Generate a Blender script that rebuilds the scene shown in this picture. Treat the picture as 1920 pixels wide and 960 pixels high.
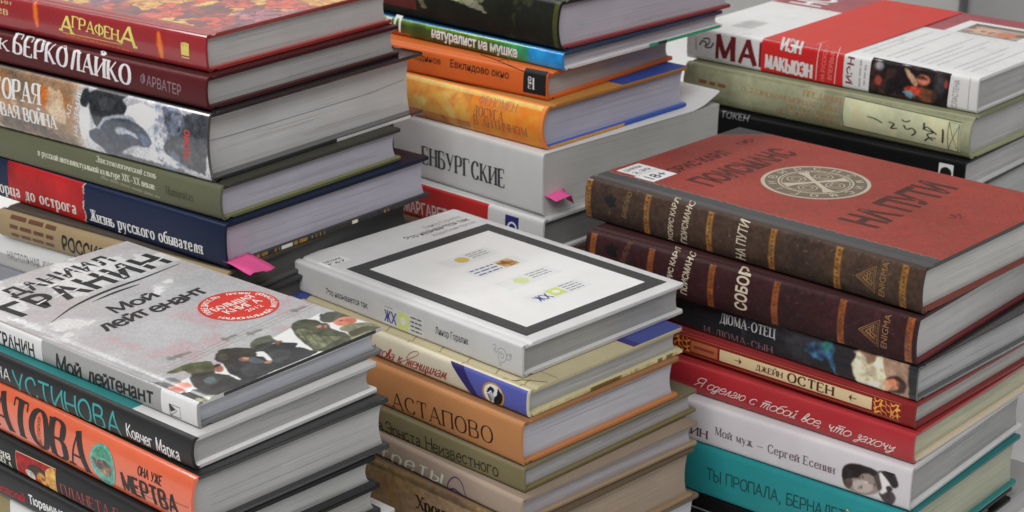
import bpy, bmesh, math, random
import numpy as np
from mathutils import Vector, Matrix
C = bpy.context.scene
COL = C.collection
R = math.radians
for _o in list(bpy.data.objects): bpy.data.objects.remove(_o)

# ------------------------------------------------------------------ camera
cam_d = bpy.data.cameras.new('camera'); cam = bpy.data.objects.new('camera', cam_d); COL.objects.link(cam)
cam_d.sensor_width = 36; cam_d.lens = 36 * 1.86
cam_d.clip_start = .02; cam_d.clip_end = 60
cam.rotation_euler = Matrix(((0.9999926, 0.0013007, 0.0036127), (-0.0038397, 0.3387354, 0.9408738), (-0.0, -0.9408808, 0.3387379))).transposed().to_euler()
cam_d.dof.use_dof = True; cam_d.dof.focus_distance = .97; cam_d.dof.aperture_fstop = 26
C.camera = cam
# ------------------------------------------------------------------ light: hall with rows of ceiling lamps
w = bpy.data.worlds.new('World'); C.world = w; w.use_nodes = True
bg = w.node_tree.nodes['Background']; bg.inputs[0].default_value = (1, .99, .985, 1); bg.inputs[1].default_value = .16
_nt = w.node_tree; _tc = _nt.nodes.new('ShaderNodeTexCoord'); _sp = _nt.nodes.new('ShaderNodeSeparateXYZ'); _mr = _nt.nodes.new('ShaderNodeMapRange')
_nt.links.new(_tc.outputs['Generated'], _sp.inputs[0]); _nt.links.new(_sp.outputs['Z'], _mr.inputs['Value'])
_mr.inputs['From Min'].default_value = -.1; _mr.inputs['From Max'].default_value = 1; _mr.inputs['To Min'].default_value = .05; _mr.inputs['To Max'].default_value = .3
_nt.links.new(_mr.outputs['Result'], bg.inputs[1])
def lamp(name, loc, size, power, target=(0, 1.05, -.4)):
    d = bpy.data.lights.new(name, 'AREA'); d.shape = 'RECTANGLE'; d.size, d.size_y = size; d.energy = power
    d.color = (1, .985, .96)
    o = bpy.data.objects.new(name, d); COL.objects.link(o); o.location = loc
    o.rotation_euler = (Vector(target) - Vector(loc)).to_track_quat('-Z', 'Y').to_euler()
    return o
lamp('ceiling_lamp', (-.3, -.5, 1.35), (2.0, .9), 38)
lamp('ceiling_lamp', (-.8, 2.35, 1.35), (3.4, .2), 40, (0, 1.3, -.35))
C.view_settings.view_transform = 'Standard'; C.view_settings.look = 'None'
C.view_settings.exposure = 0; C.view_settings.gamma = 1
C.render.engine = 'CYCLES'

# ------------------------------------------------------------------ colour and materials
def lin(c):
    c = np.asarray(c, float) / 255.
    return np.where(c <= .04045, c / 12.92, ((c + .055) / 1.055) ** 2.4)
KF = {'spine': .585, 'cover': .82, 'tail': .46, 'one': 1.}     # how much light each facing gets, to read pigments off the photo
def pig(c, f='spine'):
    v = lin(c) / KF[f]; g = float(v @ np.array((.3, .6, .1))); s = float(v.max() - v.min()) / (float(v.max()) + 1e-6)
    v = (g + (v - g) * .93) * (1 - .1 * s)               # printing inks are a little duller than the camera makes them
    return tuple(np.clip(v, .004, .86))
_m = {}
def mat(c, rough=.5, coat=0., face='spine', grain=.06, bump=.08, cloth=False):
    key = (tuple(c), rough, coat, face, grain, bump, cloth)
    if key in _m: return _m[key]
    m = bpy.data.materials.new('printed_board'); m.use_nodes = True; nt = m.node_tree; b = nt.nodes['Principled BSDF']
    rgb = pig(c, face)
    tc = nt.nodes.new('ShaderNodeTexCoord')
    n1 = nt.nodes.new('ShaderNodeTexNoise'); n1.inputs['Scale'].default_value = 55; n1.inputs['Detail'].default_value = 6
    nt.links.new(tc.outputs['Object'], n1.inputs['Vector'])
    mx = nt.nodes.new('ShaderNodeMix'); mx.data_type = 'RGBA'
    mx.inputs['A'].default_value = (*[v * (1 - grain * 1.6) for v in rgb], 1)
    mx.inputs['B'].default_value = (*[min(.9, v * (1 + grain * 1.6) + .002) for v in rgb], 1)
    nt.links.new(n1.outputs['Fac'], mx.inputs['Factor']); nt.links.new(mx.outputs['Result'], b.inputs['Base Color'])
    n2 = nt.nodes.new('ShaderNodeTexNoise'); n2.inputs['Scale'].default_value = 900 if cloth else 420; n2.inputs['Detail'].default_value = 3
    nt.links.new(tc.outputs['Object'], n2.inputs['Vector'])
    bp = nt.nodes.new('ShaderNodeBump'); bp.inputs['Strength'].default_value = .5 if cloth else bump; bp.inputs['Distance'].default_value = .0004
    nt.links.new(n2.outputs['Fac'], bp.inputs['Height']); nt.links.new(bp.outputs['Normal'], b.inputs['Normal'])
    mr = nt.nodes.new('ShaderNodeMapRange'); mr.inputs['To Min'].default_value = max(.05, rough - .1); mr.inputs['To Max'].default_value = rough + .1
    nt.links.new(n1.outputs['Fac'], mr.inputs['Value']); nt.links.new(mr.outputs['Result'], b.inputs['Roughness'])
    b.inputs['Coat Weight'].default_value = coat; b.inputs['Coat Roughness'].default_value = .08; b.inputs['Specular IOR Level'].default_value = .16 if not coat else .3
    _m[key] = m; return m
def paper_mat(c):
    key = ('paper', tuple(c))
    if key in _m: return _m[key]
    m = bpy.data.materials.new('page_edges'); m.use_nodes = True; nt = m.node_tree; b = nt.nodes['Principled BSDF']
    rgb = pig(c, 'tail'); b.inputs['Roughness'].default_value = .85; b.inputs['Specular IOR Level'].default_value = .1
    tc = nt.nodes.new('ShaderNodeTexCoord'); mp = nt.nodes.new('ShaderNodeMapping'); mp.inputs['Scale'].default_value = (7, 7, 1500)
    nt.links.new(tc.outputs['Object'], mp.inputs['Vector'])
    n = nt.nodes.new('ShaderNodeTexNoise'); n.inputs['Scale'].default_value = 1; n.inputs['Detail'].default_value = 5; n.inputs['Roughness'].default_value = .7
    nt.links.new(mp.outputs['Vector'], n.inputs['Vector'])
    n3 = nt.nodes.new('ShaderNodeTexNoise'); n3.inputs['Scale'].default_value = 28; n3.inputs['Detail'].default_value = 4
    nt.links.new(tc.outputs['Object'], n3.inputs['Vector'])
    ad = nt.nodes.new('ShaderNodeMath'); ad.operation = 'MULTIPLY_ADD'; ad.inputs[1].default_value = .35
    nt.links.new(n3.outputs['Fac'], ad.inputs[0]); nt.links.new(n.outputs['Fac'], ad.inputs[2])
    rp = nt.nodes.new('ShaderNodeMapRange'); rp.inputs['From Min'].default_value = .4; rp.inputs['From Max'].default_value = .95
    rp.inputs['To Min'].default_value = .76; rp.inputs['To Max'].default_value = 1.14
    nt.links.new(ad.outputs[0], rp.inputs['Value'])
    vm = nt.nodes.new('ShaderNodeVectorMath'); vm.operation = 'SCALE'; vm.inputs[0].default_value = rgb
    nt.links.new(rp.outputs['Result'], vm.inputs['Scale']); nt.links.new(vm.outputs['Vector'], b.inputs['Base Color'])
    bp = nt.nodes.new('ShaderNodeBump'); bp.inputs['Strength'].default_value = .35; bp.inputs['Distance'].default_value = .0003
    nt.links.new(n.outputs['Fac'], bp.inputs['Height']); nt.links.new(bp.outputs['Normal'], b.inputs['Normal'])
    _m[key] = m; return m
def pic_mat(rough=.45, coat=0.):
    key = ('pic', rough, coat)
    if key in _m: return _m[key]
    m = bpy.data.materials.new('printed_picture'); m.use_nodes = True; nt = m.node_tree; b = nt.nodes['Principled BSDF']
    a = nt.nodes.new('ShaderNodeVertexColor'); a.layer_name = 'ink'
    nt.links.new(a.outputs['Color'], b.inputs['Base Color'])
    tc = nt.nodes.new('ShaderNodeTexCoord'); n2 = nt.nodes.new('ShaderNodeTexNoise'); n2.inputs['Scale'].default_value = 300
    nt.links.new(tc.outputs['Object'], n2.inputs['Vector'])
    bp = nt.nodes.new('ShaderNodeBump'); bp.inputs['Strength'].default_value = .06; bp.inputs['Distance'].default_value = .0004
    nt.links.new(n2.outputs['Fac'], bp.inputs['Height']); nt.links.new(bp.outputs['Normal'], b.inputs['Normal'])
    b.inputs['Roughness'].default_value = rough; b.inputs['Coat Weight'].default_value = coat; b.inputs['Coat Roughness'].default_value = .1; b.inputs['Specular IOR Level'].default_value = .16 if not coat else .3
    _m[key] = m; return m

# ------------------------------------------------------------------ numpy drawing helpers for printed pictures
def _hash(ix, iy, s):
    h = (ix.astype(np.int64) * 374761393 + iy.astype(np.int64) * 668265263 + s * 974711) & 0x7fffffff
    h = ((h ^ (h >> 13)) * 1274126177) & 0x7fffffff
    return ((h ^ (h >> 16)) & 0xffff) / 65535.
def vnoise(x, y, s=0):
    ix, iy = np.floor(x), np.floor(y); fx, fy = x - ix, y - iy
    fx = fx * fx * (3 - 2 * fx); fy = fy * fy * (3 - 2 * fy)
    a = _hash(ix, iy, s) * (1 - fx) + _hash(ix + 1, iy, s) * fx
    b = _hash(ix, iy + 1, s) * (1 - fx) + _hash(ix + 1, iy + 1, s) * fx
    return a * (1 - fy) + b * fy
def fbm(x, y, sc, s=0, o=4):
    v = 0; a = .5; f = 1. / sc
    for k in range(o): v = v + a * vnoise(x * f, y * f, s + k * 17); a *= .55; f *= 2.1
    return v / .95
def inpoly(X, Y, pts):
    ins = np.zeros(X.shape, bool); n = len(pts)
    for i in range(n):
        (x0, y0), (x1, y1) = pts[i], pts[(i + 1) % n]
        if y0 == y1: continue
        c = ((y0 > Y) != (y1 > Y)) & (X < (x1 - x0) * (Y - y0) / (y1 - y0) + x0)
        ins ^= c
    return ins
def smooth(pts, n=5):
    out = []; m = len(pts)
    for i in range(m):
        p0, p1, p2, p3 = [np.array(pts[(i + k) % m], float) for k in (-1, 0, 1, 2)]
        for t in np.arange(n) / n:
            out.append(tuple(.5 * (2 * p1 + (p2 - p0) * t + (2 * p0 - 5 * p1 + 4 * p2 - p3) * t * t + (3 * p1 - p0 - 3 * p2 + p3) * t ** 3)))
    return out
class Paint:
    def __init__(s, X, Y, base): s.X, s.Y = X, Y; s.c = np.zeros(X.shape + (3,)) + np.array(base, float)
    def lay(s, mask, col, a=1.):
        m = (np.asarray(mask, float) * a)[..., None]; s.c = s.c * (1 - m) + np.array(col, float) * m
    def poly(s, pts, col, a=1., sm=True, wob=0., tex=0., seed=3):
        X, Y = s.X, s.Y
        if wob: X = X + (fbm(X, Y, 4, seed) - .5) * wob; Y = Y + (fbm(s.X, Y, 4, seed + 9) - .5) * wob
        m = inpoly(X, Y, smooth(pts) if sm else pts)
        if tex:
            t = (fbm(s.X, s.Y, 3.2, seed + 5) - .5) * 2 * tex
            m3 = m[..., None] * a; s.c = s.c * (1 - m3) + np.clip(np.array(col, float) * (1 + t[..., None]), 0, 255) * m3
        else: s.lay(m, col, a)
    def ell(s, c, rx, ry, col, a=1., soft=.15, rot=0.):
        dx, dy = s.X - c[0], s.Y - c[1]; cr, sr = math.cos(rot), math.sin(rot)
        d = np.sqrt(((dx * cr + dy * sr) / rx) ** 2 + ((-dx * sr + dy * cr) / ry) ** 2)
        s.lay(np.clip((1 - d) / soft + .5, 0, 1), col, a)
    def blur(s, n=1):
        for _ in range(n):
            for ax in (0, 1):
                a = np.concatenate([s.c.take([0], ax), s.c, s.c.take([-1], ax)], ax); m = s.c.shape[ax]
                s.c = .25 * a.take(range(0, m), ax) + .5 * a.take(range(1, m + 1), ax) + .25 * a.take(range(2, m + 2), ax)
    def noise(s, amp, sc, seed=1):
        s.c = np.clip(s.c * (1 + (fbm(s.X, s.Y, sc, seed) - .5)[..., None] * 2 * amp), 0, 255)
    def mixnoise(s, col, sc, thr, seed, a=1., soft=.1, sx=1.):
        s.lay(np.clip((fbm(s.X * sx, s.Y, sc, seed) - thr) / soft, 0, 1), col, a)

# ------------------------------------------------------------------ pen-drawn letters
_G = {
'А': '8;t0,0 4,10;4,10 8,0;t1.4,3.4 6.6,3.4', 'Б': '6.6;0,0 0,10;tk0,10 6,10;~0,5.6 3.5,5.6 6,4.5 6.5,2.8 6,1.1 3.5,0 0,0',
'В': '6.6;0,0 0,10;~0,10 3.4,10 5.4,9.2 5.8,7.6 5.2,6.1 3.4,5.4 0,5.4;~0,5.4 3.8,5.4 6,4.5 6.5,2.8 6,1 3.8,0 0,0', 'Г': '6;0,0 0,10;tk0,10 6,10',
'Д': '8;t1.2,0 2.6,4;t2.6,4 3,10;t3,10 6.8,10;6.8,10 6.8,0;t0,0 8,0;t0,0 0,-2.2;t8,0 8,-2.2', 'Е': '6;0,0 0,10;tk0,10 5.6,10;t0,5.2 4.6,5.2;tk0,0 6,0',
'Ж': '10;5,0 5,10;t.4,10 3.4,5.3 5,5.3;4,5.3 0,0;t9.6,10 6.6,5.3 5,5.3;6,5.3 10,0', 'З': '6.2;~.3,8.3 1.4,9.6 3,10 5,9.3 5.6,7.6 4.8,6 2.4,5.3;~2.4,5.3 5.2,4.7 6.2,2.8 5.3,.8 3,0 1,.5 0,1.9',
'И': '7;0,0 0,10;t0,.6 7,9.4;7,0 7,10', 'Й': '7;0,0 0,10;t0,.6 7,9.4;7,0 7,10;~1.9,12.9 2.5,11.8 3.5,11.5 4.5,11.8 5.1,12.9', 'К': '6.8;0,0 0,10;t6.2,10 1.6,5.2 0,5.2;2.2,5.6 6.8,0',
'Л': '7.4;~0,.1 .9,.4 2.1,3.6 3.3,10;t3.3,10 7,10;7,10 7,0', 'М': '9;t.2,0 .5,10;.5,10 4.5,.8;t4.5,.8 8.5,10;8.5,10 8.8,0', 'Н': '7;0,0 0,10;7,0 7,10;t0,5.2 7,5.2',
'О': '8;~4,10 1.5,9 .2,6.8 0,5 .2,3.2 1.5,1 4,0 6.5,1 7.8,3.2 8,5 7.8,6.8 6.5,9 4,10', 'П': '7;0,0 0,10;7,0 7,10;t0,10 7,10', 'Р': '6.5;0,0 0,10;~0,10 3.8,10 6,9.2 6.4,7.4 6,5.5 3.8,4.6 0,4.6',
'С': '7.2;~7,7.6 6,9.4 4.2,10 1.7,9.1 .2,6.9 0,5 .2,3.1 1.7,.9 4.2,0 6.2,.6 7.2,2.4', 'Т': '7;3.5,0 3.5,10;tk3.5,10 7,10;tk3.5,10 0,10', 'У': '7;t7,10 3.2,1.4 2,.2 .8,.3;0,10 3.8,3.2',
'Ф': '9;4.5,-.3 4.5,10.3;~4.5,8.6 1.4,8 0,5.2 1.4,2.3 4.5,1.7 7.6,2.3 9,5.2 7.6,8 4.5,8.6', 'Х': '7.5;0,10 7.5,0;t0,0 7.5,10', 'Ц': '8;0,0 0,10;7,0 7,10;t0,0 8,0;t8,0 8,-2.2',
'Ч': '6.6;~0,10 0,6.8 .9,5 3.4,4.4 6.6,5;6.6,0 6.6,10', 'Ш': '10;0,0 0,10;5,0 5,10;10,0 10,10;t0,0 10,0', 'Щ': '11;0,0 0,10;5,0 5,10;10,0 10,10;t0,0 11,0;t11,0 11,-2.2',
'Ь': '6.4;0,0 0,10;~0,5.6 3.5,5.6 5.9,4.5 6.4,2.8 5.9,1.1 3.5,0 0,0', 'Ъ': '8;t0,10 1.6,10;1.6,0 1.6,10;~1.6,5.6 5.1,5.6 7.5,4.5 8,2.8 7.5,1.1 5.1,0 1.6,0', 'Ы': '8.6;0,0 0,10;~0,5.6 3,5.6 5.2,4.5 5.7,2.8 5.2,1.1 3,0 0,0;8.4,0 8.4,10',
'Э': '7;~.1,7.8 1.1,9.4 3,10 5.4,9.1 6.8,6.9 7,5 6.8,3.1 5.4,.9 3,0 1,.6 0,2.2;t2.4,5.2 7,5.2', 'Ю': '10;0,0 0,10;t0,5.2 3,5.2;~6.5,10 4.2,9 3.2,6.8 3,5 3.2,3.2 4.2,1 6.5,0 8.8,1 9.8,3.2 10,5 9.8,6.8 8.8,9 6.5,10',
'Я': '6.6;6.6,0 6.6,10;~6.6,10 2.8,10 .7,9.2 .2,7.4 .7,5.5 2.8,4.7 6.6,4.7;t3.4,4.7 0,0',
'а': '5;~.4,5.4 1.5,6.5 3,6.4 4,5.4 4.1,4 4.1,1 4.9,.1;~4.1,3.9 2,3.4 .3,2.4 .2,1 1.4,0 3,.4 4.1,1.6', 'б': '5.6;~2.8,6.2 .8,5.2 0,3 .8,.8 2.8,0 4.8,.8 5.6,3 4.8,5.2 2.8,6.2;~5.2,10.2 4.4,9.3 2,8.7 .5,6.8 0,3',
'е': '5.4;t.2,3.6 5.2,3.6;~5.2,3.6 5,5.2 4,6.4 2.6,6.6 .8,5.7 0,3.4 .6,1 2.6,0 4.4,.4 5.3,1.6', 'о': '5.8;~2.9,6.6 .9,5.7 0,3.3 .9,.9 2.9,0 4.9,.9 5.8,3.3 4.9,5.7 2.9,6.6',
'р': '5.6;.2,-3 .2,6.5;~.2,5 1.6,6.4 3.4,6.5 5.1,5.2 5.5,3.2 5,1.2 3.2,0 1.4,.3 .2,1.4', 'с': '5;~4.9,5.2 4,6.4 2.8,6.6 .8,5.7 0,3.3 .8,.9 2.8,0 4.2,.4 5,1.6', 'у': '5.4;t5.2,6.6 2.4,-1.6 1.2,-2.9 0,-2.5;.1,6.6 3,.4',
'ф': '7.6;3.8,-3 3.8,10;~3.8,6.4 1,5.6 0,3.2 1,.8 3.8,.1 6.6,.8 7.6,3.2 6.6,5.6 3.8,6.4', ',': '1.5;~.8,.8 .9,-.4 0,-2', '.': '1;.4,0 .4,.9', ':': '1;.4,0 .4,.9;.4,4.4 .4,5.3', '-': '3.4;t0,3.6 3.4,3.6', '—': '9;t0,3.4 9,3.4', ' ': '4.6',
'X': '7.5;0,10 7.5,0;t0,0 7.5,10', 'I': '1;.5,0 .5,10', 'H': '7;0,0 0,10;7,0 7,10;t0,5.2 7,5.2', 'u': '5.6;~0,6.6 0,2 .8,.3 2.4,0 4.4,1.2 5,2.4;5,6.6 5,0', 'm': '9;0,0 0,6.6;~0,5 1.5,6.4 3,6.5 4.2,5.4 4.3,0;~4.3,5 5.8,6.4 7.4,6.5 8.6,5.4 8.7,0',
'n': '5.4;0,0 0,6.6;~0,5 1.6,6.4 3.4,6.5 5,5.4 5.2,0', 'i': '1;.5,0 .5,6.6;.5,8.6 .5,9.4', 't': '3.4;~1.4,8.6 1.4,1.6 2.2,.2 3.4,.8;t0,6.4 3.2,6.4', 's': '4.4;~4,5.6 2.4,6.6 .6,5.9 .6,4.4 3.6,2.8 4.2,1.2 2.2,0 0,.9',
'a': '5;~.4,5.4 1.5,6.5 3,6.4 4,5.4 4.1,4 4.1,1 4.9,.1;~4.1,3.9 2,3.4 .3,2.4 .2,1 1.4,0 3,.4 4.1,1.6',
}
for _u, _l in zip('ВГДЖЗИЙКЛМНПТЦЧШЩЪЫЬЭЮЯХ', 'вгджзийклмнптцчшщъыьэюях'):
    _p = _G[_u].split(';'); _w = float(_p[0]) * .74; _s = [str(_w)]
    for st in _p[1:]:
        pre = ''
        while st[0] in '~tk': pre += st[0]; st = st[1:]
        _s.append(pre + ' '.join('%.2f,%.2f' % (float(q.split(',')[0]) * .74, float(q.split(',')[1]) * (.66 if float(q.split(',')[1]) > 0 else .9)) for q in st.split()))
    _G[_l] = ';'.join(_s)
_CUR = {   # joined-up forms
'и': '5.4;~0,6.4 .1,2 .9,.2 2.2,.5 3.6,3;~3.7,6.4 3.6,1.6 4.3,.1 5.4,1', 'й': '5.4;~0,6.4 .1,2 .9,.2 2.2,.5 3.6,3;~3.7,6.4 3.6,1.6 4.3,.1 5.4,1;~1.2,9.4 1.8,8.5 2.6,8.5 3.4,9.6', 'т': '8;~0,5.4 .8,6.5 1,5 .9,0;~.9,4 2.4,6.5 3.6,6 3.5,0;~3.5,4 5,6.5 6.2,6 6.2,1.4 6.8,.1 7.8,1;t.4,8.4 6.6,8.8',
'д': '5.4;~4,5.6 2.4,6.5 .7,5.4 0,2.8 .9,.3 2.4,.4 4,3;~4.1,6.4 4,0 3.4,-2.6 1.6,-3 .6,-2 2.6,-.4 5.4,1.2', 'л': '5.4;~0,.6 .8,.1 1.9,3 3.4,6.5 3.5,1.6 4.2,.1 5.4,1', 'м': '7.6;~0,.6 .8,.1 2,6.4 2.6,2.2 3.8,1.8 5.2,6.5 5.5,1.6 6.2,.1 7.4,1',
'в': '4.6;~0,1.6 1.8,5 3,8.6 2.4,10.2 1.3,9.6 .8,5 1,1 2.4,0 4,1.4 4.2,3.4 3,4.2 1.6,3.4 4.8,2.6', 'п': '5.6;~0,5.4 .8,6.5 1,5 .9,0;~.9,4 2.6,6.5 4,6 3.9,1.4 4.5,.1 5.6,1', 'з': '4;~.4,5.6 1.8,6.5 3.2,5.5 2.6,4 1.2,3.4 3.2,2.8 3.4,.2 2.2,-2.6 .5,-2.6 .8,-1 4,1.2',
'ч': '5.4;~0,5.6 .8,6.5 1,4.4 2,3.2 3.6,4.2;~3.9,6.4 3.7,1.6 4.4,.1 5.4,1', 'х': '5.4;~0,5.6 1,6.5 2.2,4.6 3.4,.8 4.4,.1 5.4,1;~5,6.2 3.8,6.2 1.4,.4 .1,.4', 'у': '5.2;~0,6.4 .3,3.6 1.3,3 3.6,5.4;~3.9,6.5 3.6,.4 2.4,-2.8 .8,-2.8 .8,-1.4 5,1.4', 'ж': '8;~0,5.8 1.4,6.3 2,4 .8,.4 .1,.4;~2,3.4 4,3.4;~4,6.5 4,0;~4,3.4 6,3.4;~7.8,5.8 6.6,6.3 6,4 7,.4 8,.8',
'щ': '8;~0,6.4 .1,2 .9,.2 2.2,.5 3,3;~3,6.4 3,1.6 3.8,.1 5.4,1 6,3;~6.1,6.4 6,1.6 6.6,.1 7.4,.2 7.4,-1.8 6.6,-1.8 8,.8', 'н': '5.4;~0,5.8 .7,6.4 .8,5 .6,0;~.7,3 2.4,3.8 3.8,3.2;~4,6.4 3.8,1.6 4.4,.1 5.4,1', 'ю': '7;~0,5.8 .7,6.4 .8,5 .6,0;~.7,3.2 2.4,3.3;~4.6,6.5 3,5.6 2.4,3.3 3,.8 4.6,0 6.2,.9 6.8,3.3 6.2,5.6 4.6,6.5', 'к': '5.2;~0,5.8 .7,6.4 .8,5 .6,0;~4.4,6.2 2.6,4.4 .8,3.2 2.6,2.8 4,.2 5.2,.8', 'т_': '1'}
def _bez(p, n=5):
    p = [np.array(q, float) for q in p]; out = []
    closed = np.allclose(p[0], p[-1])
    for i in range(len(p) - 1):
        p1, p2 = p[i], p[i + 1]
        p0 = p[i - 1] if i > 0 else (p[-2] if closed else p1 + (p1 - p2) * .4); p3 = p[i + 2] if i + 2 < len(p) else (p[1] if closed else p2 + (p2 - p1) * .4)
        for t in np.arange(n) / n:
            out.append(.5 * (2 * p1 + (p2 - p0) * t + (2 * p0 - 5 * p1 + 4 * p2 - p3) * t * t + (3 * p1 - p0 - 3 * p2 + p3) * t ** 3))
    out.append(p[-1]); return out
def ribbon(pts, wx, wy, cap=0.):
    """convex quads along a polyline drawn with an elliptical nib"""
    pts = [np.array(p, float) for p in pts]
    if len(pts) < 2: return []
    if cap:
        d = pts[0] - pts[1]; pts[0] = pts[0] + d / (np.linalg.norm(d) + 1e-9) * cap
        d = pts[-1] - pts[-2]; pts[-1] = pts[-1] + d / (np.linalg.norm(d) + 1e-9) * cap
    L, Rr = [], []
    for i, p in enumerate(pts):
        t = pts[min(i + 1, len(pts) - 1)] - pts[max(i - 1, 0)]; t = t / (np.linalg.norm(t) + 1e-9)
        n = np.array([-t[1], t[0]]); h = .5 * math.hypot(wx * n[0], wy * n[1]); L.append(p + n * h); Rr.append(p - n * h)
    return [[Rr[i], Rr[i + 1], L[i + 1], L[i]] for i in range(len(pts) - 1)]
def pen_text(txt, width, h, wx=.2, wy=.06, serif=.0, slant=0., gap=2., jit=0., cursive=False, seed=1, cap=0.):
    """polygons in a frame whose baseline runs from (0,0) to (width,0); h = capital height; wx, wy = nib in parts of h"""
    rnd = random.Random(seed); pen = 0; gl = []
    for ch in txt:
        g = (_CUR.get(ch) if cursive else None) or _G.get(ch) or _G[' ']
        p = g.split(';'); gl.append((pen, p[1:], ch)); pen += float(p[0]) + (gap if ch != ' ' else gap * .4)
    tot = pen - gap; sx = width / tot; sy = h / 10.; out = []
    for x0, strokes, ch in gl:
        jx, jy, jr = (rnd.uniform(-jit, jit) for _ in range(3))
        for st in strokes:
            sm = thin = tick = False
            while st[0] in '~tk': sm |= st[0] == '~'; thin |= st[0] == 't'; tick |= st[0] == 'k'; st = st[1:]
            q = [tuple(float(v) for v in a.split(',')) for a in st.split()]
            segs = [_bez(q)] if sm else [[q[i], q[i + 1]] for i in range(len(q) - 1)]
            for sg in segs:
                P = [np.array([(x0 + a + jx + slant * b + jr * b * .1) * sx, (b + jy) * sy]) for a, b in sg]
                ww = (wy * h, wy * h) if thin else (wx * h, wy * h)
                out.append(ribbon(P, *ww, cap=cap * h))
                if serif and not sm and not thin or (serif and thin and not sm and len(q) == 2 and abs(q[0][0] - q[1][0]) > 1.5 and abs(q[0][1] - q[1][1]) > 5):
                    for e in (0, -1):
                        a, b = sg[e]
                        if abs(sg[0][1] - sg[-1][1]) > 3 and min(abs(b - v) for v in (0, 10, 6.6, -3)) < .25:
                            c = P[e]; s = serif * h; tt = max(wy * h, .03 * h)
                            if ch in 'АМ' and b > 5 and ch == 'А': continue
                            yy = c[1] + (tt * .5 if b in (0, -3) else -tt * .5)
                            out.append([[np.array([c[0] - s, yy - tt / 2]), np.array([c[0] + s, yy - tt / 2]), np.array([c[0] + s, yy + tt / 2]), np.array([c[0] - s, yy + tt / 2])]])
                if serif and tick:
                    c = P[-1]; tt = max(wy * h, .05 * h); dy = .2 * h * (-1 if q[-1][1] > 5 else 1)
                    out.append([[c + np.array([-tt / 2, 0]), c + np.array([tt / 2, 0]), c + np.array([tt / 2, dy]), c + np.array([-tt / 2, dy])]])
    return out      # list of strokes, each a list of convex polygons
_fc = {}
def font_text(txt, width, h, bold=0., shear=0., gap=1.):
    """the built-in sans as triangles, fitted to width and capital height"""
    cu = bpy.data.curves.new('lettering_source', 'FONT'); cu.body = txt; cu.size = 1; cu.offset = bold; cu.shear = shear; cu.resolution_u = 3; cu.space_character = gap
    o = bpy.data.objects.new('lettering_source', cu); COL.objects.link(o)
    dg = bpy.context.evaluated_depsgraph_get(); dg.update(); me = o.evaluated_get(dg).to_mesh()
    v = np.array([x.co[:2] for x in me.vertices]) if len(me.vertices) else np.zeros((0, 2)); f = [list(p.vertices) for p in me.polygons]
    o.evaluated_get(dg).to_mesh_clear(); bpy.data.objects.remove(o); bpy.data.curves.remove(cu)
    if not len(v): return []
    x0, x1 = v[:, 0].min(), v[:, 0].max(); ch = .727
    v = (v - [x0, 0]) * [width / (x1 - x0), h / ch]
    return [[[v[i] for i in p] for p in f]]
def place(polys, p0, p1):
    """put a lettering frame on a face: baseline from p0 towards p1"""
    p0 = np.array(p0, float); ex = np.array(p1, float) - p0; ex /= np.linalg.norm(ex); ey = np.array([-ex[1], ex[0]])
    return [[[p0 + ex * q[0] + ey * q[1] for q in pl] for pl in st] for st in polys]
def dist(a, b): return math.hypot(a[0] - b[0], a[1] - b[1])
def line(pts, wd, sm=False): return [ribbon(_bez(pts, 6) if sm else pts, wd, wd)]
def disc(c, r, n=40, ry=None): return [[[np.array([c[0] + r * math.cos(2 * math.pi * i / n), c[1] + (ry or r) * math.sin(2 * math.pi * i / n)]) for i in range(n)]]]
def ring(c, r, wd, n=48, ry=None): ry = ry or r; return [ribbon([(c[0] + r * math.cos(2 * math.pi * i / n), c[1] + ry * math.sin(2 * math.pi * i / n)) for i in range(n + 1)], wd, wd)]
def quad(a, b, c, d): return [[[np.array(a, float), np.array(b, float), np.array(c, float), np.array(d, float)]]]
def poly(*p): return [[[np.array(q, float) for q in p]]]
def rect(x0, y0, x1, y1): return quad((x0, y0), (x1, y0), (x1, y1), (x0, y1))

# ------------------------------------------------------------------ the book
MM = .001
def link_mesh(name, V, F, m, parent=None):
    me = bpy.data.meshes.new(name); me.from_pydata([tuple(v) for v in V], [], F); me.update()
    for mm in (m if isinstance(m, list) else [m]): me.materials.append(mm)
    o = bpy.data.objects.new(name, me); COL.objects.link(o)
    if parent: o.parent = parent
    return o
def fixn(o):
    bm = bmesh.new(); bm.from_mesh(o.data); bmesh.ops.recalc_face_normals(bm, faces=bm.faces); bm.to_mesh(o.data); bm.free()
def shade(o, ang=35):
    for p in o.data.polygons: p.use_smooth = True
    try: o.data.set_sharp_from_angle(angle=R(ang))
    except Exception: pass
def extrude(name, prof, ys, m, parent, inset=None, warp=None, corner=0.):
    """closed (x,z) profile swept along y; inset shrinks the end rows for a soft edge"""
    V = []; n = len(prof); xm = max(p[0] for p in prof)
    cz = (min(p[1] for p in prof) + max(p[1] for p in prof)) / 2
    for k, y in enumerate(ys):
        e = k in (0, len(ys) - 1) and inset
        for x, z in prof:
            zz = cz + (z - cz) * .72 if e and abs(z - cz) < 2.2 else z
            if corner and x > xm - 3:
                d = min(y - ys[0], ys[-1] - y)
                if d < corner: x -= corner - math.sqrt(max(corner ** 2 - (corner - d) ** 2, 0))
            if warp: zz += warp(x, y)
            V.append((x * MM, y * MM, zz * MM))
    F = []
    for k in range(len(ys) - 1):
        for i in range(n):
            j = (i + 1) % n; F.append((k * n + i, k * n + j, (k + 1) * n + j, (k + 1) * n + i))
    F.append(tuple(range(n))[::-1]); F.append(tuple((len(ys) - 1) * n + i for i in range(n)))
    o = link_mesh(name, V, F, m, parent); fixn(o); shade(o); return o
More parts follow.
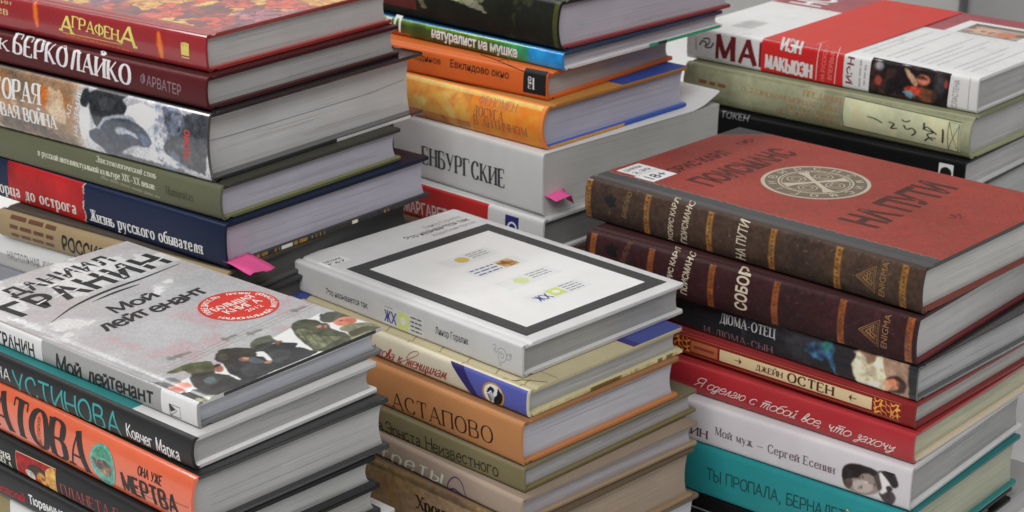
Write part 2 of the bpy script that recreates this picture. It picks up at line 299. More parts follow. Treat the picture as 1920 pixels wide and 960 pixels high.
class Book:
    def __init__(s, name, label, group, o, yaw, L, W, T, bulge=0., spine=(120,) * 3, cover=None, back=None, lip=None, paper=(150, 149, 150), tb=2.4, ov=3., groove=True, fore=2.5,
                 rough=.5, coat=0., soft=False, cloth=False, recess=None, lift=None, pw=None):
        s.L, s.W, s.T, s.b, s.tb, s.ov = L, W, T, bulge, tb, ov
        if soft: s.tb = tb = .5; s.ov = ov = .3; groove = False
        s.r = 1.3 if bulge < .4 else min(2.2, T * .14); s.groove = groove; s.rough, s.coat = rough, coat; s.lay = {}
        e = bpy.data.objects.new(name, None); COL.objects.link(e); e.empty_display_size = .02; e.location = o; e.rotation_euler = (0, 0, R(yaw - 90))
        e['label'] = label; e['category'] = 'book'; e['group'] = group; s.root = e
        cover = cover or spine; back = back or cover
        kw = dict(rough=rough, coat=coat, cloth=cloth)
        # spine shell
        zs = [T * .5 * (1 - math.cos(math.pi * k / 18)) for k in range(19)]
        prof = [(s.xo(z), z) for z in zs] + [(s.xo(z) + 1.7, tb * .5 + (T - tb) * z / T) for z in reversed(zs)]
        s.spine = extrude('spine', prof, [0, .4] + list(np.linspace(4, L - 4, 10)) + [L - .4, L], mat(spine, face='spine', **kw), e)
        # boards
        g = 1.0 if groove else 0.
        def board(up):
            x0 = s.r - .3; pts = [(x0, -.35), (x0 + 1, 0)]
            if g: pts += [(4.2, -.02), (5.2, -.85), (6.9, -.95), (8.2, -.12), (9.2, 0)]
            pts += [(x, 0) for x in np.linspace(16, W - 8, 16 if lift else 6)] + [(W - .7, 0), (W - .15, -.2), (W, -.7), (W, -tb + .5), (W - .4, -tb)] + ([(x, -tb) for x in np.linspace(W - 8, 16, 16)] if lift else []) + [(x0, -tb)]
            return [(x, T + z) if up else (x, -z) for x, z in pts]
        ys = [0, .35, .9, 1.8] + list(np.linspace(6, L - 6, 8)) + [L - 1.8, L - .9, L - .35, L]
        s.front = extrude('front_cover', board(True), ys, mat(cover, face='cover', **kw), e, inset=True, warp=lift, corner=1.8); s.lift = lift or (lambda x, y: 0.)
        s.back = extrude('back_cover', board(False), ys, mat(lip or back, face='tail', **kw), e, inset=True, corner=1.8)
        # page block
        zz = [tb + (T - 2 * tb) * k / 14 for k in range(15)]
        left = [(s.xo(z) + 1.9 + (0 if bulge > .4 else .1), z) for z in zz]
        right = [((pw or W - ov) - fore * (1 - (2 * (z - tb) / (T - 2 * tb) - 1) ** 2), z) for z in reversed(zz)]
        rc = ov if recess is None else recess
        s.pages = extrude('page_block', left + right, [rc, L - ov], paper_mat(paper), e)
        s.rc = rc
        if T > 9:
            rnd = random.Random(int(T * 977 + W * 31)); st = []
            for _ in range(int(3 + T / 6)):
                z = rnd.uniform(tb + 1, T - tb - 1); a = rnd.uniform(4, W * .5); e_ = rnd.uniform(a + W * .2, W - ov - 5); dz = rnd.uniform(-.5, .5)
                st.append(ribbon([(a + (e_ - a) * t, z + dz * math.sin(t * 3 + dz * 5) * .6) for t in np.linspace(0, 1, 8)], rnd.uniform(.1, .28), rnd.uniform(.1, .28)))
            s.decal('tail', st, mat(tuple(v * rnd.uniform(.74, .86) for v in paper), rough=.9, face='tail'), 'page_gap', .5)
    def xo(s, z):
        t = min(max(z / s.T, 0), 1); x = -s.b * (1 - (2 * t - 1) ** 2); dz = min(z, s.T - z)
        if dz < s.r: x += s.r - math.sqrt(max(s.r ** 2 - (s.r - dz) ** 2, 0))
        return x
    def map(s, face, p, off):
        a, b = p
        if face == 'spine': return (s.xo(b) - off, -a, b)
        if face == 'cover':
            z = s.T
            if s.groove and 4.2 < a < 9.2: z += np.interp(a, [4.2, 5.2, 6.9, 8.2, 9.2], [-.02, -.85, -.95, -.12, 0])
            return (a, b, z + off + s.lift(a, b))
        if face == 'tail': return (a, s.rc - off, b)
        if face == 'backtail': return (a, -off, b)
        if face == 'fronttail': return (a, -off, b + s.lift(a, 0))
    def host(s, face): return {'spine': s.spine, 'cover': s.front, 'tail': s.pages, 'backtail': s.back, 'fronttail': s.front}[face]
    def decal(s, face, strokes, m, name='title_lettering', level=1, parent=None, label=None):
        V, F = [], []; bm = bmesh.new(); n = 0
        for st in strokes:
            n += 1; off = level * .055 + (n % 9) * .0035
            for pl in st:
                try: bm.faces.new([bm.verts.new((q[0], q[1], off)) for q in pl])
                except ValueError: pass
        bmesh.ops.triangulate(bm, faces=[f for f in bm.faces if len(f.verts) > 4], ngon_method='EAR_CLIP')
        if face == 'spine':
            zs = [s.T * k / 20 for k in range(1, 20)] if s.b > .3 else []
            zs += [s.r * .35, s.r * .7, s.r, s.T - s.r, s.T - s.r * .7, s.T - s.r * .35]
            for z in zs: bmesh.ops.bisect_plane(bm, geom=bm.verts[:] + bm.edges[:] + bm.faces[:], plane_co=(0, z, 0), plane_no=(0, 1, 0))
        elif face == 'cover' and s.groove:
            for x in (4.2, 5.2, 6.9, 8.2, 9.2): bmesh.ops.bisect_plane(bm, geom=bm.verts[:] + bm.edges[:] + bm.faces[:], plane_co=(x, 0, 0), plane_no=(1, 0, 0))
        for v in bm.verts: q = s.map(face, (v.co.x, v.co.y), v.co.z); v.co = (q[0] * MM, q[1] * MM, q[2] * MM)
        bm.normal_update()
        me = bpy.data.meshes.new(name); bm.to_mesh(me); bm.free(); me.materials.append(m)
        o = bpy.data.objects.new(name, me); COL.objects.link(o); o.parent = parent or s.host(face)
        if label: o['label'] = label
        return o
    def text(s, face, txt, p0, p1, h, col, style='serif', name='title_lettering', level=2, rough=.5, **k):
        w_ = dist(p0, p1)
        if style == 'mono' and not k.pop('pen', False):
            st = font_text(txt, w_, h, bold=max(0., (k.get('wx', .1) - .1) * .4))
        elif style == 'sans': st = font_text(txt, w_, h, **k)
        else:
            d = {'serif': dict(wx=.17, wy=.05, serif=.17, gap=3.), 'serifx': dict(wx=.25, wy=.05, serif=.2, gap=3.2), 'light': dict(wx=.11, wy=.04, serif=.15, gap=3.),
                 'mono': dict(wx=.1, wy=.1, gap=2.4, cap=.03), 'hand': dict(wx=.12, wy=.1, gap=2., jit=.3, cap=.03), 'script': dict(wx=.085, wy=.06, slant=.5, gap=.35, cursive=True), 'brush': dict(wx=.15, wy=.1, gap=1.8, jit=.6, cap=.04, slant=.12)}[style]
            d = dict(d); d.update(k); d['wx'] *= 1.18; d['wy'] *= 1.3; st = pen_text(txt, w_, h, **d)
        return s.decal(face, place(st, p0, p1), mat(col, rough=rough, face=KEYF[face], grain=.03), name, level)
    def picture(s, face, q, res, fn, name='cover_picture', level=1, rough=None, coat=None, drop=None):
        """a finely gridded printed patch: q = corners 00,10,11,01 on the face, fn paints it in face millimetres"""
        q = [np.array(a, float) for a in q]
        nu = max(2, int(dist(q[0], q[1]) / res)); nv = max(2, int(dist(q[0], q[3]) / res))
        U, Vv = np.meshgrid(np.linspace(0, 1, nu), np.linspace(0, 1, nv)); U3, V3 = U[..., None], Vv[..., None]
        P = q[0] * (1 - U3) * (1 - V3) + q[1] * U3 * (1 - V3) + q[2] * U3 * V3 + q[3] * (1 - U3) * V3
        col = fn(P[..., 0], P[..., 1]); col = np.clip(lin(np.clip(col, 0, 255)) / KF[KEYF[face]], .004, .86).reshape(-1, 3)
        PV = [tuple(c * MM for c in s.map(face, p, level * .055)) for p in P.reshape(-1, 2)]
        keep = None
        if drop is not None: keep = drop(P[..., 0], P[..., 1])
        F = []
        for j in range(nv - 1):
            for i in range(nu - 1):
                if keep is not None and not keep[j, i]: continue
                F.append((j * nu + i, j * nu + i + 1, (j + 1) * nu + i + 1, (j + 1) * nu + i))
        o = link_mesh(name, PV, F, pic_mat(s.rough if rough is None else rough, s.coat if coat is None else coat), s.host(face))
        a = o.data.color_attributes.new('ink', 'FLOAT_COLOR', 'POINT'); a.data.foreach_set('color', np.concatenate([col, np.ones((len(col), 1))], 1).astype(np.float32).ravel())
        for p in o.data.polygons: p.use_smooth = True
        return o
    def board(s, part, label_col): pass
KEYF = {'spine': 'spine', 'cover': 'cover', 'tail': 'tail', 'backtail': 'tail', 'fronttail': 'tail'}
def cylpix(c, r, n=48): return [(c[0] + r * math.cos(2 * math.pi * i / n), c[1] + r * math.sin(2 * math.pi * i / n)) for i in range(n)]

# ------------------------------------------------------------------ setting: white table, partition panels behind
def box(name, x0, x1, y0, y1, z0, z1, m, parent=None, bev=.002):
    bm = bmesh.new(); bmesh.ops.create_cube(bm, size=1)
    for v in bm.verts: v.co = ((x0 + x1) / 2 + v.co.x * (x1 - x0), (y0 + y1) / 2 + v.co.y * (y1 - y0), (z0 + z1) / 2 + v.co.z * (z1 - z0))
    if bev: bmesh.ops.bevel(bm, geom=bm.edges[:], offset=bev, segments=2, affect='EDGES')
    me = bpy.data.meshes.new(name); bm.to_mesh(me); bm.free(); me.materials.append(m)
    o = bpy.data.objects.new(name, me); COL.objects.link(o)
    if parent: o.parent = parent
    return o
TZ = -.562
m_white = mat((226, 226, 224), rough=.4, face='cover', grain=.02)
m_grey = mat((118, 118, 120), rough=.6, face='one', grain=.03); m_pale = mat((238, 238, 236), rough=.55, face='one', grain=.02)
tb_ = bpy.data.objects.new('display_table', None); COL.objects.link(tb_); tb_.location = (0, 1.35, TZ)
tb_['label'] = 'white table top under all the stacks of books'; tb_['category'] = 'table'
box('table_top', -1.5, 1.6, -1.05, 1.1, -.03, 0, m_white, tb_)
for sx in (-1.4, 1.5):
    for sy in (-.95, 1.0): box('leg', sx - .025, sx + .025, sy - .025, sy + .025, -.74, -.032, m_grey, tb_)
fl = box('floor', -5, 5, -3, 6, TZ - .76, TZ - .742, mat((120, 118, 116), rough=.5, face='one'), bev=0); fl['kind'] = 'structure'
wl = box('wall', -4, 0.6238, 2.62, 2.66, TZ - .74, 1.6, m_pale); wl['kind'] = 'structure'
wl2 = box('wall', 0.6283, 4, 2.62, 2.66, TZ - .74, 1.6, mat((216, 216, 216), rough=.55, face='one', grain=.02)); wl2['kind'] = 'structure'
ps = box('wall_post', 0.6216, 0.6305, 2.60, 2.618, TZ - .74, 1.6, m_grey); ps['kind'] = 'structure'

GA = 'books in the tall stack at the back left'; GB = 'books in the tall stack at the back centre'; GC = 'books in the stack at the back right'
GD = 'books in the stack at the front left'; GE = 'books in the stack at the front centre'; GF = 'books in the stack at the front right'
GAP = .00012
def B(key, o, yaw, L, W, T, name, label, group, **k):
    return Book(name, label, group, o, yaw, L, W, T - .3, **k)
def greek(b, face, p0, p1, h, col, seed=0, fill=.75, name='small_print', level=2):
    """a line of print too small to read"""
    rnd = random.Random(seed); d = dist(p0, p1); x = 0; st = []
    while x < d:
        wd = rnd.uniform(1.2, 4.5) * h; wd = min(wd, d - x)
        if wd > .4 * h: st.append([[np.array([x, 0]), np.array([x + wd, 0]), np.array([x + wd, h * fill]), np.array([x, h * fill])]])
        x += wd + h * .6
    return b.decal(face, place(st, p0, p1), mat(col, face=KEYF[face]), name, level)
def greeks(b, face, lines, col, name='small_print', level=2, seed=0, fill=.75):
    st = []
    rnd = random.Random(seed)
    for p0, p1, h in lines:
        d = dist(p0, p1); x = 0; s1 = []
        while x < d:
            wd = min(rnd.uniform(1.2, 4.5) * h, d - x)
            if wd > .4 * h: s1.append([[np.array([x, 0]), np.array([x + wd, 0]), np.array([x + wd, h * fill]), np.array([x, h * fill])]])
            x += wd + h * .6
        st += place(s1, p0, p1)
    return b.decal(face, st, mat(col, face=KEYF[face]), name, level)

def _plane(h): return lambda x, y: ((h[0] * x + h[1] * y + h[2]) / (h[6] * x + h[7] * y + h[8]), (h[3] * x + h[4] * y + h[5]) / (h[6] * x + h[7] * y + h[8]))
war_point = _plane([0.467622683, -0.0243223393, -178.171432, 0.0910754262, -0.346662423, 82.579254, 0.000271625303, -0.000120240088, 1.0])
winter_point = _plane([0.313667989, -0.765814646, 461.195837, -0.360384295, -0.893500952, 807.238995, -4.74389825e-06, 0.00123547278, 1.0])
lady_point = _plane([0.506787672, 0.0417945165, -901.84823, 0.157449081, -0.479080302, 91.3223917, 0.000358936986, -0.000127980377, 1.0])
man_point = _plane([0.450695098, 0.03735101, -803.92636, 0.149502977, -0.452045933, 179.182845, 0.000298473888, -0.000122620248, 1.0])
# ================================================================== back left stack
b = B('A1', (-0.1739, 1.0574, -0.27049), 143.27, 235, 163, 22.0, 'hardcover_book', 'glossy red book with yellow fantasy lettering and a fiery scale pattern cover', GA, bulge=1.0, spine=(140, 34, 40), cover=(150, 48, 40), back=(128, 40, 36), lip=(138, 48, 44), paper=(152, 152, 152), rough=.3, coat=.55)
def art_fire(X, Y):
    p = Paint(X, Y, (150, 45, 38)); sc = 17.
    wx_ = X + 34 * (fbm(X, Y, 26, 2) - .5); wy_ = Y + 34 * (fbm(X, Y, 26, 12) - .5); gx = (wx_ * .8 + wy_ * .5) / sc; gy = (wy_ * .8 - wx_ * .35) / (sc * .5)
    ix, iy = np.floor(gx + .5 * (np.floor(gy) % 2)), np.floor(gy); fx, fy = gx + .5 * (iy % 2) - ix, gy - iy
    h = _hash(ix, iy, 5); m = fbm(X, Y, 60, 4)
    p.lay((h < .42) & (m < .62), (222, 150, 62)); p.lay((h > .42) & (h < .62), (196, 62, 34)); p.lay((h > .62) & (h < .8), (110, 34, 44))
    p.lay(m > .56, (150, 90, 108), .85); p.lay((m > .56) & (h > .6), (104, 52, 74), .8)
    p.lay((fx < .06) | (fy < .09), (74, 22, 30), .8); p.noise(.55, 5, 7)
    p.lay((X < 13), (142, 34, 38), .95); return p.c
b.picture('cover', [(1.5, .6), (162.4, .6), (162.4, 234), (1.5, 234)], .75, art_fire)
b.text('spine', 'ГРАФЕН', (-112.49, 10.83), (-72.92, 8.06), 7.0, (226, 186, 92), 'serif', wx=.16, wy=.07, gap=2.2)
b.text('spine', 'А', (-123.47, 7.31), (-113.46, 6.44), 10.2, (226, 186, 92), 'serif', wx=.2, wy=.1)
b.text('spine', 'А', (-70.68, 7.42), (-58.49, 6.00), 11.4, (226, 186, 92), 'serif', wx=.2, wy=.1)
b.decal('spine', [ribbon([(-122.11, 6.52), (-107.71, 6.61), (-69.84, 6.57)], .5, .5)], mat((200, 150, 70)), 'title_lettering')
greek(b, 'spine', (-119.88, 4.86), (-61.49, 2.99), 1.6, (186, 84, 40), 3)
b.text('spine', 'ев', (-182.26, 10.49), (-172.64, 10.12), 5, (206, 178, 120), 'serif', name='author_lettering')
b.text('spine', 'лин', (-183.42, 17.07), (-169.21, 16.94), 3, (206, 178, 120), 'serif', name='author_lettering')
def art_feather(cx, cz):
    def f(X, Y):
        p = Paint(X, Y, (140, 34, 40)); n = fbm(X, Y, 2.2, 8)
        d = np.abs((X - cx) + .12 * (Y - cz)) / (2.9 * np.sqrt(np.clip(1 - ((Y - cz) / 8.2) ** 2, .01, 1)))
        p.lay(np.clip((1.05 - d - .7 * (n - .4)) * 3, 0, 1), (206, 84, 34)); p.lay(np.clip((.4 - d) * 3, 0, 1), (226, 130, 52), .7); return p.c
    return f
for px in ((-146.12, 14.07), (-37.42, 11.00)):
    b.picture('spine', [(px[0] - 3.5, px[1] - 8), (px[0] + 3.5, px[1] - 8), (px[0] + 3.5, px[1] + 8), (px[0] - 3.5, px[1] + 8)], .5, art_feather(*px), 'feather_ornament')
c0 = (-18.80, 7.46); c1 = (-13.60, 7.30)
x0, z0 = c0[0] - 1, c0[1] + .5
b.decal('spine', [pl for pl in poly((x0, z0), (x0 + 6.4, z0), (x0 + 6.4, z0 + 7.2), (x0 + 4.8, z0 + 4.6), (x0 + 3.2, z0 + 7.8), (x0 + 1.6, z0 + 4.6), (x0, z0 + 7.2))] + rect(x0, z0 - 1.6, x0 + 6.4, z0 - .9), mat((222, 178, 90)), 'crown_emblem', 2)

b = B('A2', (-0.1731, 1.0477, -0.29015), 143.08, 235, 169, 19.7, 'hardcover_book', 'dark maroon book with large white serif capitals, just under the fiery red book', GA, bulge=1.4, spine=(76, 24, 28), cover=(70, 24, 28), lip=(58, 30, 32), paper=(138, 138, 138), rough=.42)
b.text('spine', 'БЕРКОЛАЙКО', (-166.86, 9.22), (-63.10, 5.19), 11.6, (196, 186, 190), 'serif', wx=.19, wy=.06, serif=.15, gap=3.4)
b.text('spine', 'к', (-180.50, 9.90), (-172.92, 9.33), 10.2, (196, 186, 190), 'serif', name='author_lettering')
b.text('spine', 'ФАРВАТЕР', (-53.79, 7.65), (-20.18, 5.77), 6.4, (118, 96, 102), 'mono', wx=.12, wy=.1, gap=2.6)

b = B('A3', (-0.1717, 1.0409, -0.33096), 142.86, 250, 190, 40.8, 'hardcover_book', 'thick black book with a war photograph of soldiers along its wide spine', GA, bulge=2.6, spine=(70, 66, 66), cover=(34, 34, 36), lip=(40, 40, 42), paper=(160, 160, 160), rough=.25, coat=1., ov=7)
def art_war(X, Y):
    p = Paint(X, Y, (128, 100, 76)); xr = X
    p.mixnoise((74, 66, 54), 30, .5, 3, .8, .25); p.mixnoise((176, 150, 122), 22, .58, 8, .8, .2); p.mixnoise((140, 88, 46), 22, .62, 12, .6, .15)
    a = (-117.85, 8.60)[0]; m = np.clip((X - a + 6 * (fbm(X, Y, 10, 5) - .5)) / 14, 0, 1)
    sky = Paint(X, Y, (150, 152, 158)); sky.mixnoise((196, 198, 202), 16, .48, 15, .9, .25)
    p.c = p.c * (1 - m[..., None]) + sky.c * m[..., None]
    Q = lambda *pp: [war_point(*(x / 3.2, y / 3.2)) for x, y in pp]
    p.poly(Q((770, 640), (830, 620), (900, 640), (960, 680), (940, 740), (890, 760), (850, 740), (800, 690), (760, 680)), (214, 215, 219), .95, wob=1)
    p.poly(Q((500, 640), (545, 640), (560, 700), (550, 790), (520, 840), (500, 780)), (212, 213, 216), .9, wob=1)
    p.poly(Q((980, 640), (1080, 680), (1260, 705), (1250, 1020), (1180, 1030), (1080, 960), (1000, 900), (1030, 800), (1000, 720)), (52, 54, 60), .95, wob=4, tex=.5, seed=14)
    p.poly(Q((1040, 700), (1100, 690), (1090, 780), (1050, 800)), (128, 136, 154), .6, wob=4, tex=.6)
    p.poly(Q((640, 930), (760, 920), (900, 960), (1010, 990), (1120, 1030), (1180, 1070), (1000, 1060), (820, 1010), (680, 970)), (58, 58, 64), .9, wob=3, tex=.5, seed=24)
    p.poly(Q((900, 900), (960, 880), (1030, 930), (1060, 980), (960, 960)), (190, 192, 200), .8, wob=2, tex=.3)
    dk = (36, 38, 42)
    p.poly(Q((500, 560), (512, 532), (530, 528), (545, 552), (580, 532), (640, 515), (690, 532), (760, 572), (742, 600), (772, 640), (752, 690), (690, 692), (640, 700), (612, 752), (590, 742), (570, 690), (556, 650), (548, 610), (535, 640), (510, 630), (495, 600)), dk, wob=.5, tex=.35)
    p.poly(Q((600, 600), (650, 580), (700, 610), (680, 660), (630, 650)), (60, 62, 66), .7, wob=1, tex=.4)
    p.poly(Q((600, 760), (620, 730), (660, 700), (700, 690), (760, 690), (810, 720), (860, 750), (900, 790), (930, 850), (900, 880), (840, 870), (790, 880), (740, 910), (700, 930), (650, 920), (620, 880), (580, 850), (552, 810), (556, 780)), (50, 56, 68), wob=.6, tex=.35, seed=6)
    p.poly(Q((604, 756), (625, 722), (680, 690), (760, 684), (820, 722), (770, 708), (690, 706), (640, 730), (616, 768)), (150, 158, 168), .85, wob=.4, sm=True)
    p.poly(Q((710, 770), (760, 760), (830, 800), (850, 830), (790, 800), (730, 800)), (168, 174, 186), .8, wob=1.2, tex=.3)
    p.poly(Q((860, 800), (905, 820), (920, 860), (880, 870)), (88, 104, 140), .7, wob=1)
    p.poly(Q((60, 680), (200, 700), (330, 780), (380, 850), (200, 800), (40, 760)), (66, 52, 42), .8, wob=5, tex=.4)
    p.poly(Q((255, 520), (300, 530), (310, 620), (270, 640)), (164, 92, 42), .75, wob=3, tex=.3)
    p.poly(Q((300, 520), (380, 560), (420, 720), (360, 720), (300, 640)), (196, 170, 144), .6, wob=6)
    mm = (fbm(X, Y, 3.2, 30) > .56) & (X > (-43.64, 21.78)[0]) & (X < (-18.44, 26.25)[0]); p.lay(mm, (96, 104, 124), .75)
    p.poly([(-177.26, 13.24), (-139.51, 8.15), (-126.52, 0.97), (-158.37, 1.40), (-183.96, 1.72)], (70, 56, 46), .8, wob=9, tex=.6)
    p.poly([(-145.31, 34.15), (-135.56, 33.05), (-139.72, 22.98), (-145.55, 24.03)], (168, 92, 40), .75, wob=6, tex=.3)
    p.blur(1); p.noise(.26, 1.0, 9); p.noise(.1, 9, 19); return p.c
b.picture('spine', [(-200, .3), (-.3, .3), (-.3, 40.3), (-200, 40.3)], .5, art_war, 'spine_photograph')
b.text('spine', 'ВТОРАЯ', (-196.95, 20.99), (-145.75, 22.30), 12.5, (206, 200, 190), 'serif', wx=.17, wy=.05, gap=3)
b.text('spine', 'МИРОВАЯ ВОЙНА', (-209.04, 9.95), (-131.97, 9.13), 8.4, (200, 196, 188), 'serif', wx=.18, wy=.06, gap=3)
b.text('spine', 'НА ЗЕМЛЕ', (-112.63, 7.51), (-107.01, 37.04), 3.6, (206, 204, 198), 'mono')
b.text('spine', 'АД', (-118.19, 18.59), (-115.83, 26.66), 3.4, (206, 204, 198), 'mono')
b.text('spine', 'ЭКСМО', (-15.73, 10.14), (-14.31, 28.89), 4.4, (196, 52, 40), 'mono', wx=.15, wy=.15)
b.decal('tail', [ribbon([(-1.30, 22.89), (23.34, 21.96), (72.58, 21.60), (140.27, 21.43), (177.54, 23.39)], .55, .55)], mat((112, 112, 114), face='tail'), 'page_gap', 1)
b.decal('backtail', [ribbon([(105.82, 0.98), (175.98, 0.80)], 1.9, 1.9)], mat((170, 170, 170), face='tail'), 'cover_stripe', 1)

b = B('A4', (-0.1659, 1.0350, -0.35215), 142.05, 225, 156, 21.2, 'hardcover_book', 'olive grey book with small pale print in two lines, under the war photograph book', GA, bulge=1.6, spine=(84, 86, 66), cover=(60, 60, 52), lip=(92, 94, 62), paper=(146, 144, 156), rough=.55)
b.text('spine', 'Эпистемологический стиль', (-107.09, 15.71), (-54.10, 15.33), 3.6, (176, 176, 160), 'serif', slant=.2, wx=.13)
b.text('spine', 'в русской интеллектуальной культуре XIX—XX веков:', (-161.30, 9.53), (-54.71, 8.30), 4.2, (180, 180, 164), 'serif', wx=.14)
greek(b, 'spine', (-103.74, 5.91), (-51.92, 3.26), 2.2, (112, 112, 92), 5)
b.text('spine', 'Humanitas', (-45.12, 7.60), (-22.51, 7.63), 5.2, (56, 58, 44), 'light')

b = B('A5', (-0.1640, 1.0293, -0.37941), 141.05, 235, 177, 27.3, 'hardcover_book', 'book with a half red, half navy spine, big pink note under its pages', GA, bulge=1.0, spine=(22, 32, 58), cover=(22, 32, 56), lip=(40, 40, 40), paper=(142, 140, 152), rough=.42)
xs = (-125.54, 7.18)[0]
def art_red(X, Y):
    p = Paint(X, Y, (142, 28, 30)); p.noise(.25, 22, 4); edge = xs + 1.6 * (fbm(X * 0, Y, 2.2, 6) - .5) * 2
    p.lay(X > edge, (22, 32, 58)); p.lay((np.abs(X - edge) < .6) & (fbm(X, Y, 1.6, 3) > .42), (176, 150, 140)); return p.c
b.picture('spine', [(-200, .4), (xs + 4, .4), (xs + 4, 26.6), (-200, 26.6)], .55, art_red, 'red_label')
b.text('spine', 'дворца до острога', (-220.23, 3.59), (-133.95, 5.03), 8.0, (200, 186, 180), 'serif', wx=.15, gap=3.6)
b.text('spine', 'Жизнь русского обывателя', (-119.83, 3.92), (-19.98, 4.90), 7.6, (196, 202, 206), 'serif', wx=.14, wy=.06)
def art_mottle(X, Y):
    p = Paint(X, Y, (40, 40, 42)); n = fbm(X * 1., Y * 0, 15, 12, 3); p.lay(n > .6, (196, 196, 160)); p.lay((n > .5) & (n < .54), (120, 92, 40)); p.noise(.3, 2, 5); return p.c
b.picture('backtail', [(6, .1), (168, .1), (168, 2.3), (6, 2.3)], .7, art_mottle, 'mottled_edge')

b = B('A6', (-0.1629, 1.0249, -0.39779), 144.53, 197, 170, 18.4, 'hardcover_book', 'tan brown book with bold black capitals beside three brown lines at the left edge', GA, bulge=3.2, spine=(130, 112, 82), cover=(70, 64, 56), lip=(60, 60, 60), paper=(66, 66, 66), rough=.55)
b.text('spine', 'РОССИЯ', (-137.07, 3.92), (-100.01, 2.79), 9.4, (34, 32, 30), 'mono', wx=.17, wy=.13, gap=2.8)
greeks(b, 'spine', [((-184.69, 14.53), (-142.59, 14.61), 3.6), ((-184.40, 8.93), (-144.22, 8.71), 3.6), ((-184.11, 3.32), (-144.78, 3.70), 3.2)], (86, 56, 42), fill=.7)

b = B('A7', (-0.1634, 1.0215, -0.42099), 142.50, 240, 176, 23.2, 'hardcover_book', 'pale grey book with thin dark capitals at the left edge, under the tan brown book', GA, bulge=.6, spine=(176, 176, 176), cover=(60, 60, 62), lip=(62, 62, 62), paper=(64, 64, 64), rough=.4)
b.text('spine', 'НАСТОЛЬНАЯ', (-198.50, 6.61), (-167.55, 7.46), 5.6, (92, 92, 94), 'mono', wx=.12)
b.text('spine', 'КНИГА', (-163.93, 7.56), (-150.13, 7.87), 5.6, (92, 92, 94), 'mono', wx=.12)
b.decal('spine', quad((-219.43, -1.37), (-219.11, 0.90), (-183.87, 1.60), (-184.25, -1.38)) + rect(-238, .6, -120, 9.5), mat((136, 136, 136)), 'grey_label', 1)

# ================================================================== back centre stack
b = B('B1', (0.0307, 1.1970, -0.29051), 136.80, 250, 181, 32.0, 'hardcover_book', 'thick black book with a dim green landscape on its rounded spine', GB, bulge=3.4, spine=(26, 28, 24), cover=(40, 42, 30), lip=(116, 48, 48), paper=(146, 144, 154), rough=.4)
def art_land(X, Y):
    p = Paint(X, Y, (24, 26, 22)); p.noise(.3, 24, 3); x = X + 152
    p.lay((x < 22) & (Y > 7), (74, 34, 32)); p.poly([(-148, 18), (-140, 21), (-132, 20), (-136, 26), (-146, 25)], (120, 90, 84), .7, wob=4)
    p.poly([(-124, 9), (-112, 16), (-98, 20), (-84, 18), (-72, 21), (-62, 25), (-66, 31), (-128, 31)], (96, 100, 74), .85, wob=3, tex=.3)
    p.poly([(-106, 22), (-90, 20), (-88, 24), (-104, 27)], (168, 168, 138), .7, wob=3); p.poly([(-84, 19), (-66, 15), (-62, 18), (-80, 23)], (140, 140, 120), .7, wob=3)
    p.poly([(-126, 31), (-122, 14), (-112, 8), (-108, 16), (-114, 31)], (20, 22, 18), .95, wob=3)
    p.poly([(-64, 31), (-66, 18), (-56, 16), (-50, 24), (-50, 31)], (28, 30, 24), .9, wob=4)
    n = fbm(X, Y, 9, 21); p.lay(np.clip((n - .58) * 8, 0, 1) * (X > -52) * (X < -12), (70, 74, 42), .4)
    p.lay(X > -4.5, (70, 74, 36), .7); p.noise(.14, 2, 8); return p.c
b.picture('spine', [(-215, .4), (-.3, .4), (-.3, 31.4), (-215, 31.4)], .6, art_land, 'spine_picture')

b = B('B2', (0.0324, 1.1913, -0.30278), 137.98, 240, 173, 12.3, 'hardcover_book', 'thin green book fading to bright blue at its near corner', GB, bulge=1.0, spine=(20, 112, 172), cover=(16, 54, 84), lip=(188, 188, 186), paper=(146, 144, 152), rough=.3, coat=.4)
def art_green(X, Y):
    p = Paint(X, Y, (44, 62, 24)); x1 = (-32.50, 2.95)[0]
    p.noise(.4, 14, 5); p.lay(np.clip((Y - 8 + 4 * (fbm(X, Y, 12, 6) - .5)) / 3, 0, 1) * (X < x1 - 6), (104, 140, 40), .75)
    m = np.clip((X - x1 + 34) / 30, 0, 1); p.lay(m, (40, 128, 84), .9); m = np.clip((X - x1) / 6, 0, 1); p.lay(m, (26, 116, 178))
    p.noise(.3, 10, 9); p.lay((Y < 2.) & (X < (-138.17, 0.20)[0]), (170, 62, 40), .8); return p.c
b.picture('spine', [(-165, .3), (-.2, .3), (-.2, 12), (-165, 12)], .5, art_green, 'spine_picture')
b.text('spine', 'натуралист на мушке', (-117.09, 3.95), (-38.58, 2.64), 7.0, (204, 206, 190), 'sans', bold=.03, gap=.95)
b.text('spine', 'ДаррелЛ', (-202.07, 4.21), (-146.95, 2.92), 10.2, (204, 204, 200), 'sans', bold=.03, name='author_lettering')
b.decal('backtail', [ribbon([(89.02, 1.53), (96.61, 1.30), (169.62, 1.20)], 2.2, 2.2)], mat((36, 130, 98), face='tail'), 'cover_stripe', 1)
b.decal('backtail', [ribbon([(98.95, 1.26), (108.40, 1.10)], 2.2, 2.2)], mat((40, 46, 44), face='tail'), 'cover_stripe', 2)

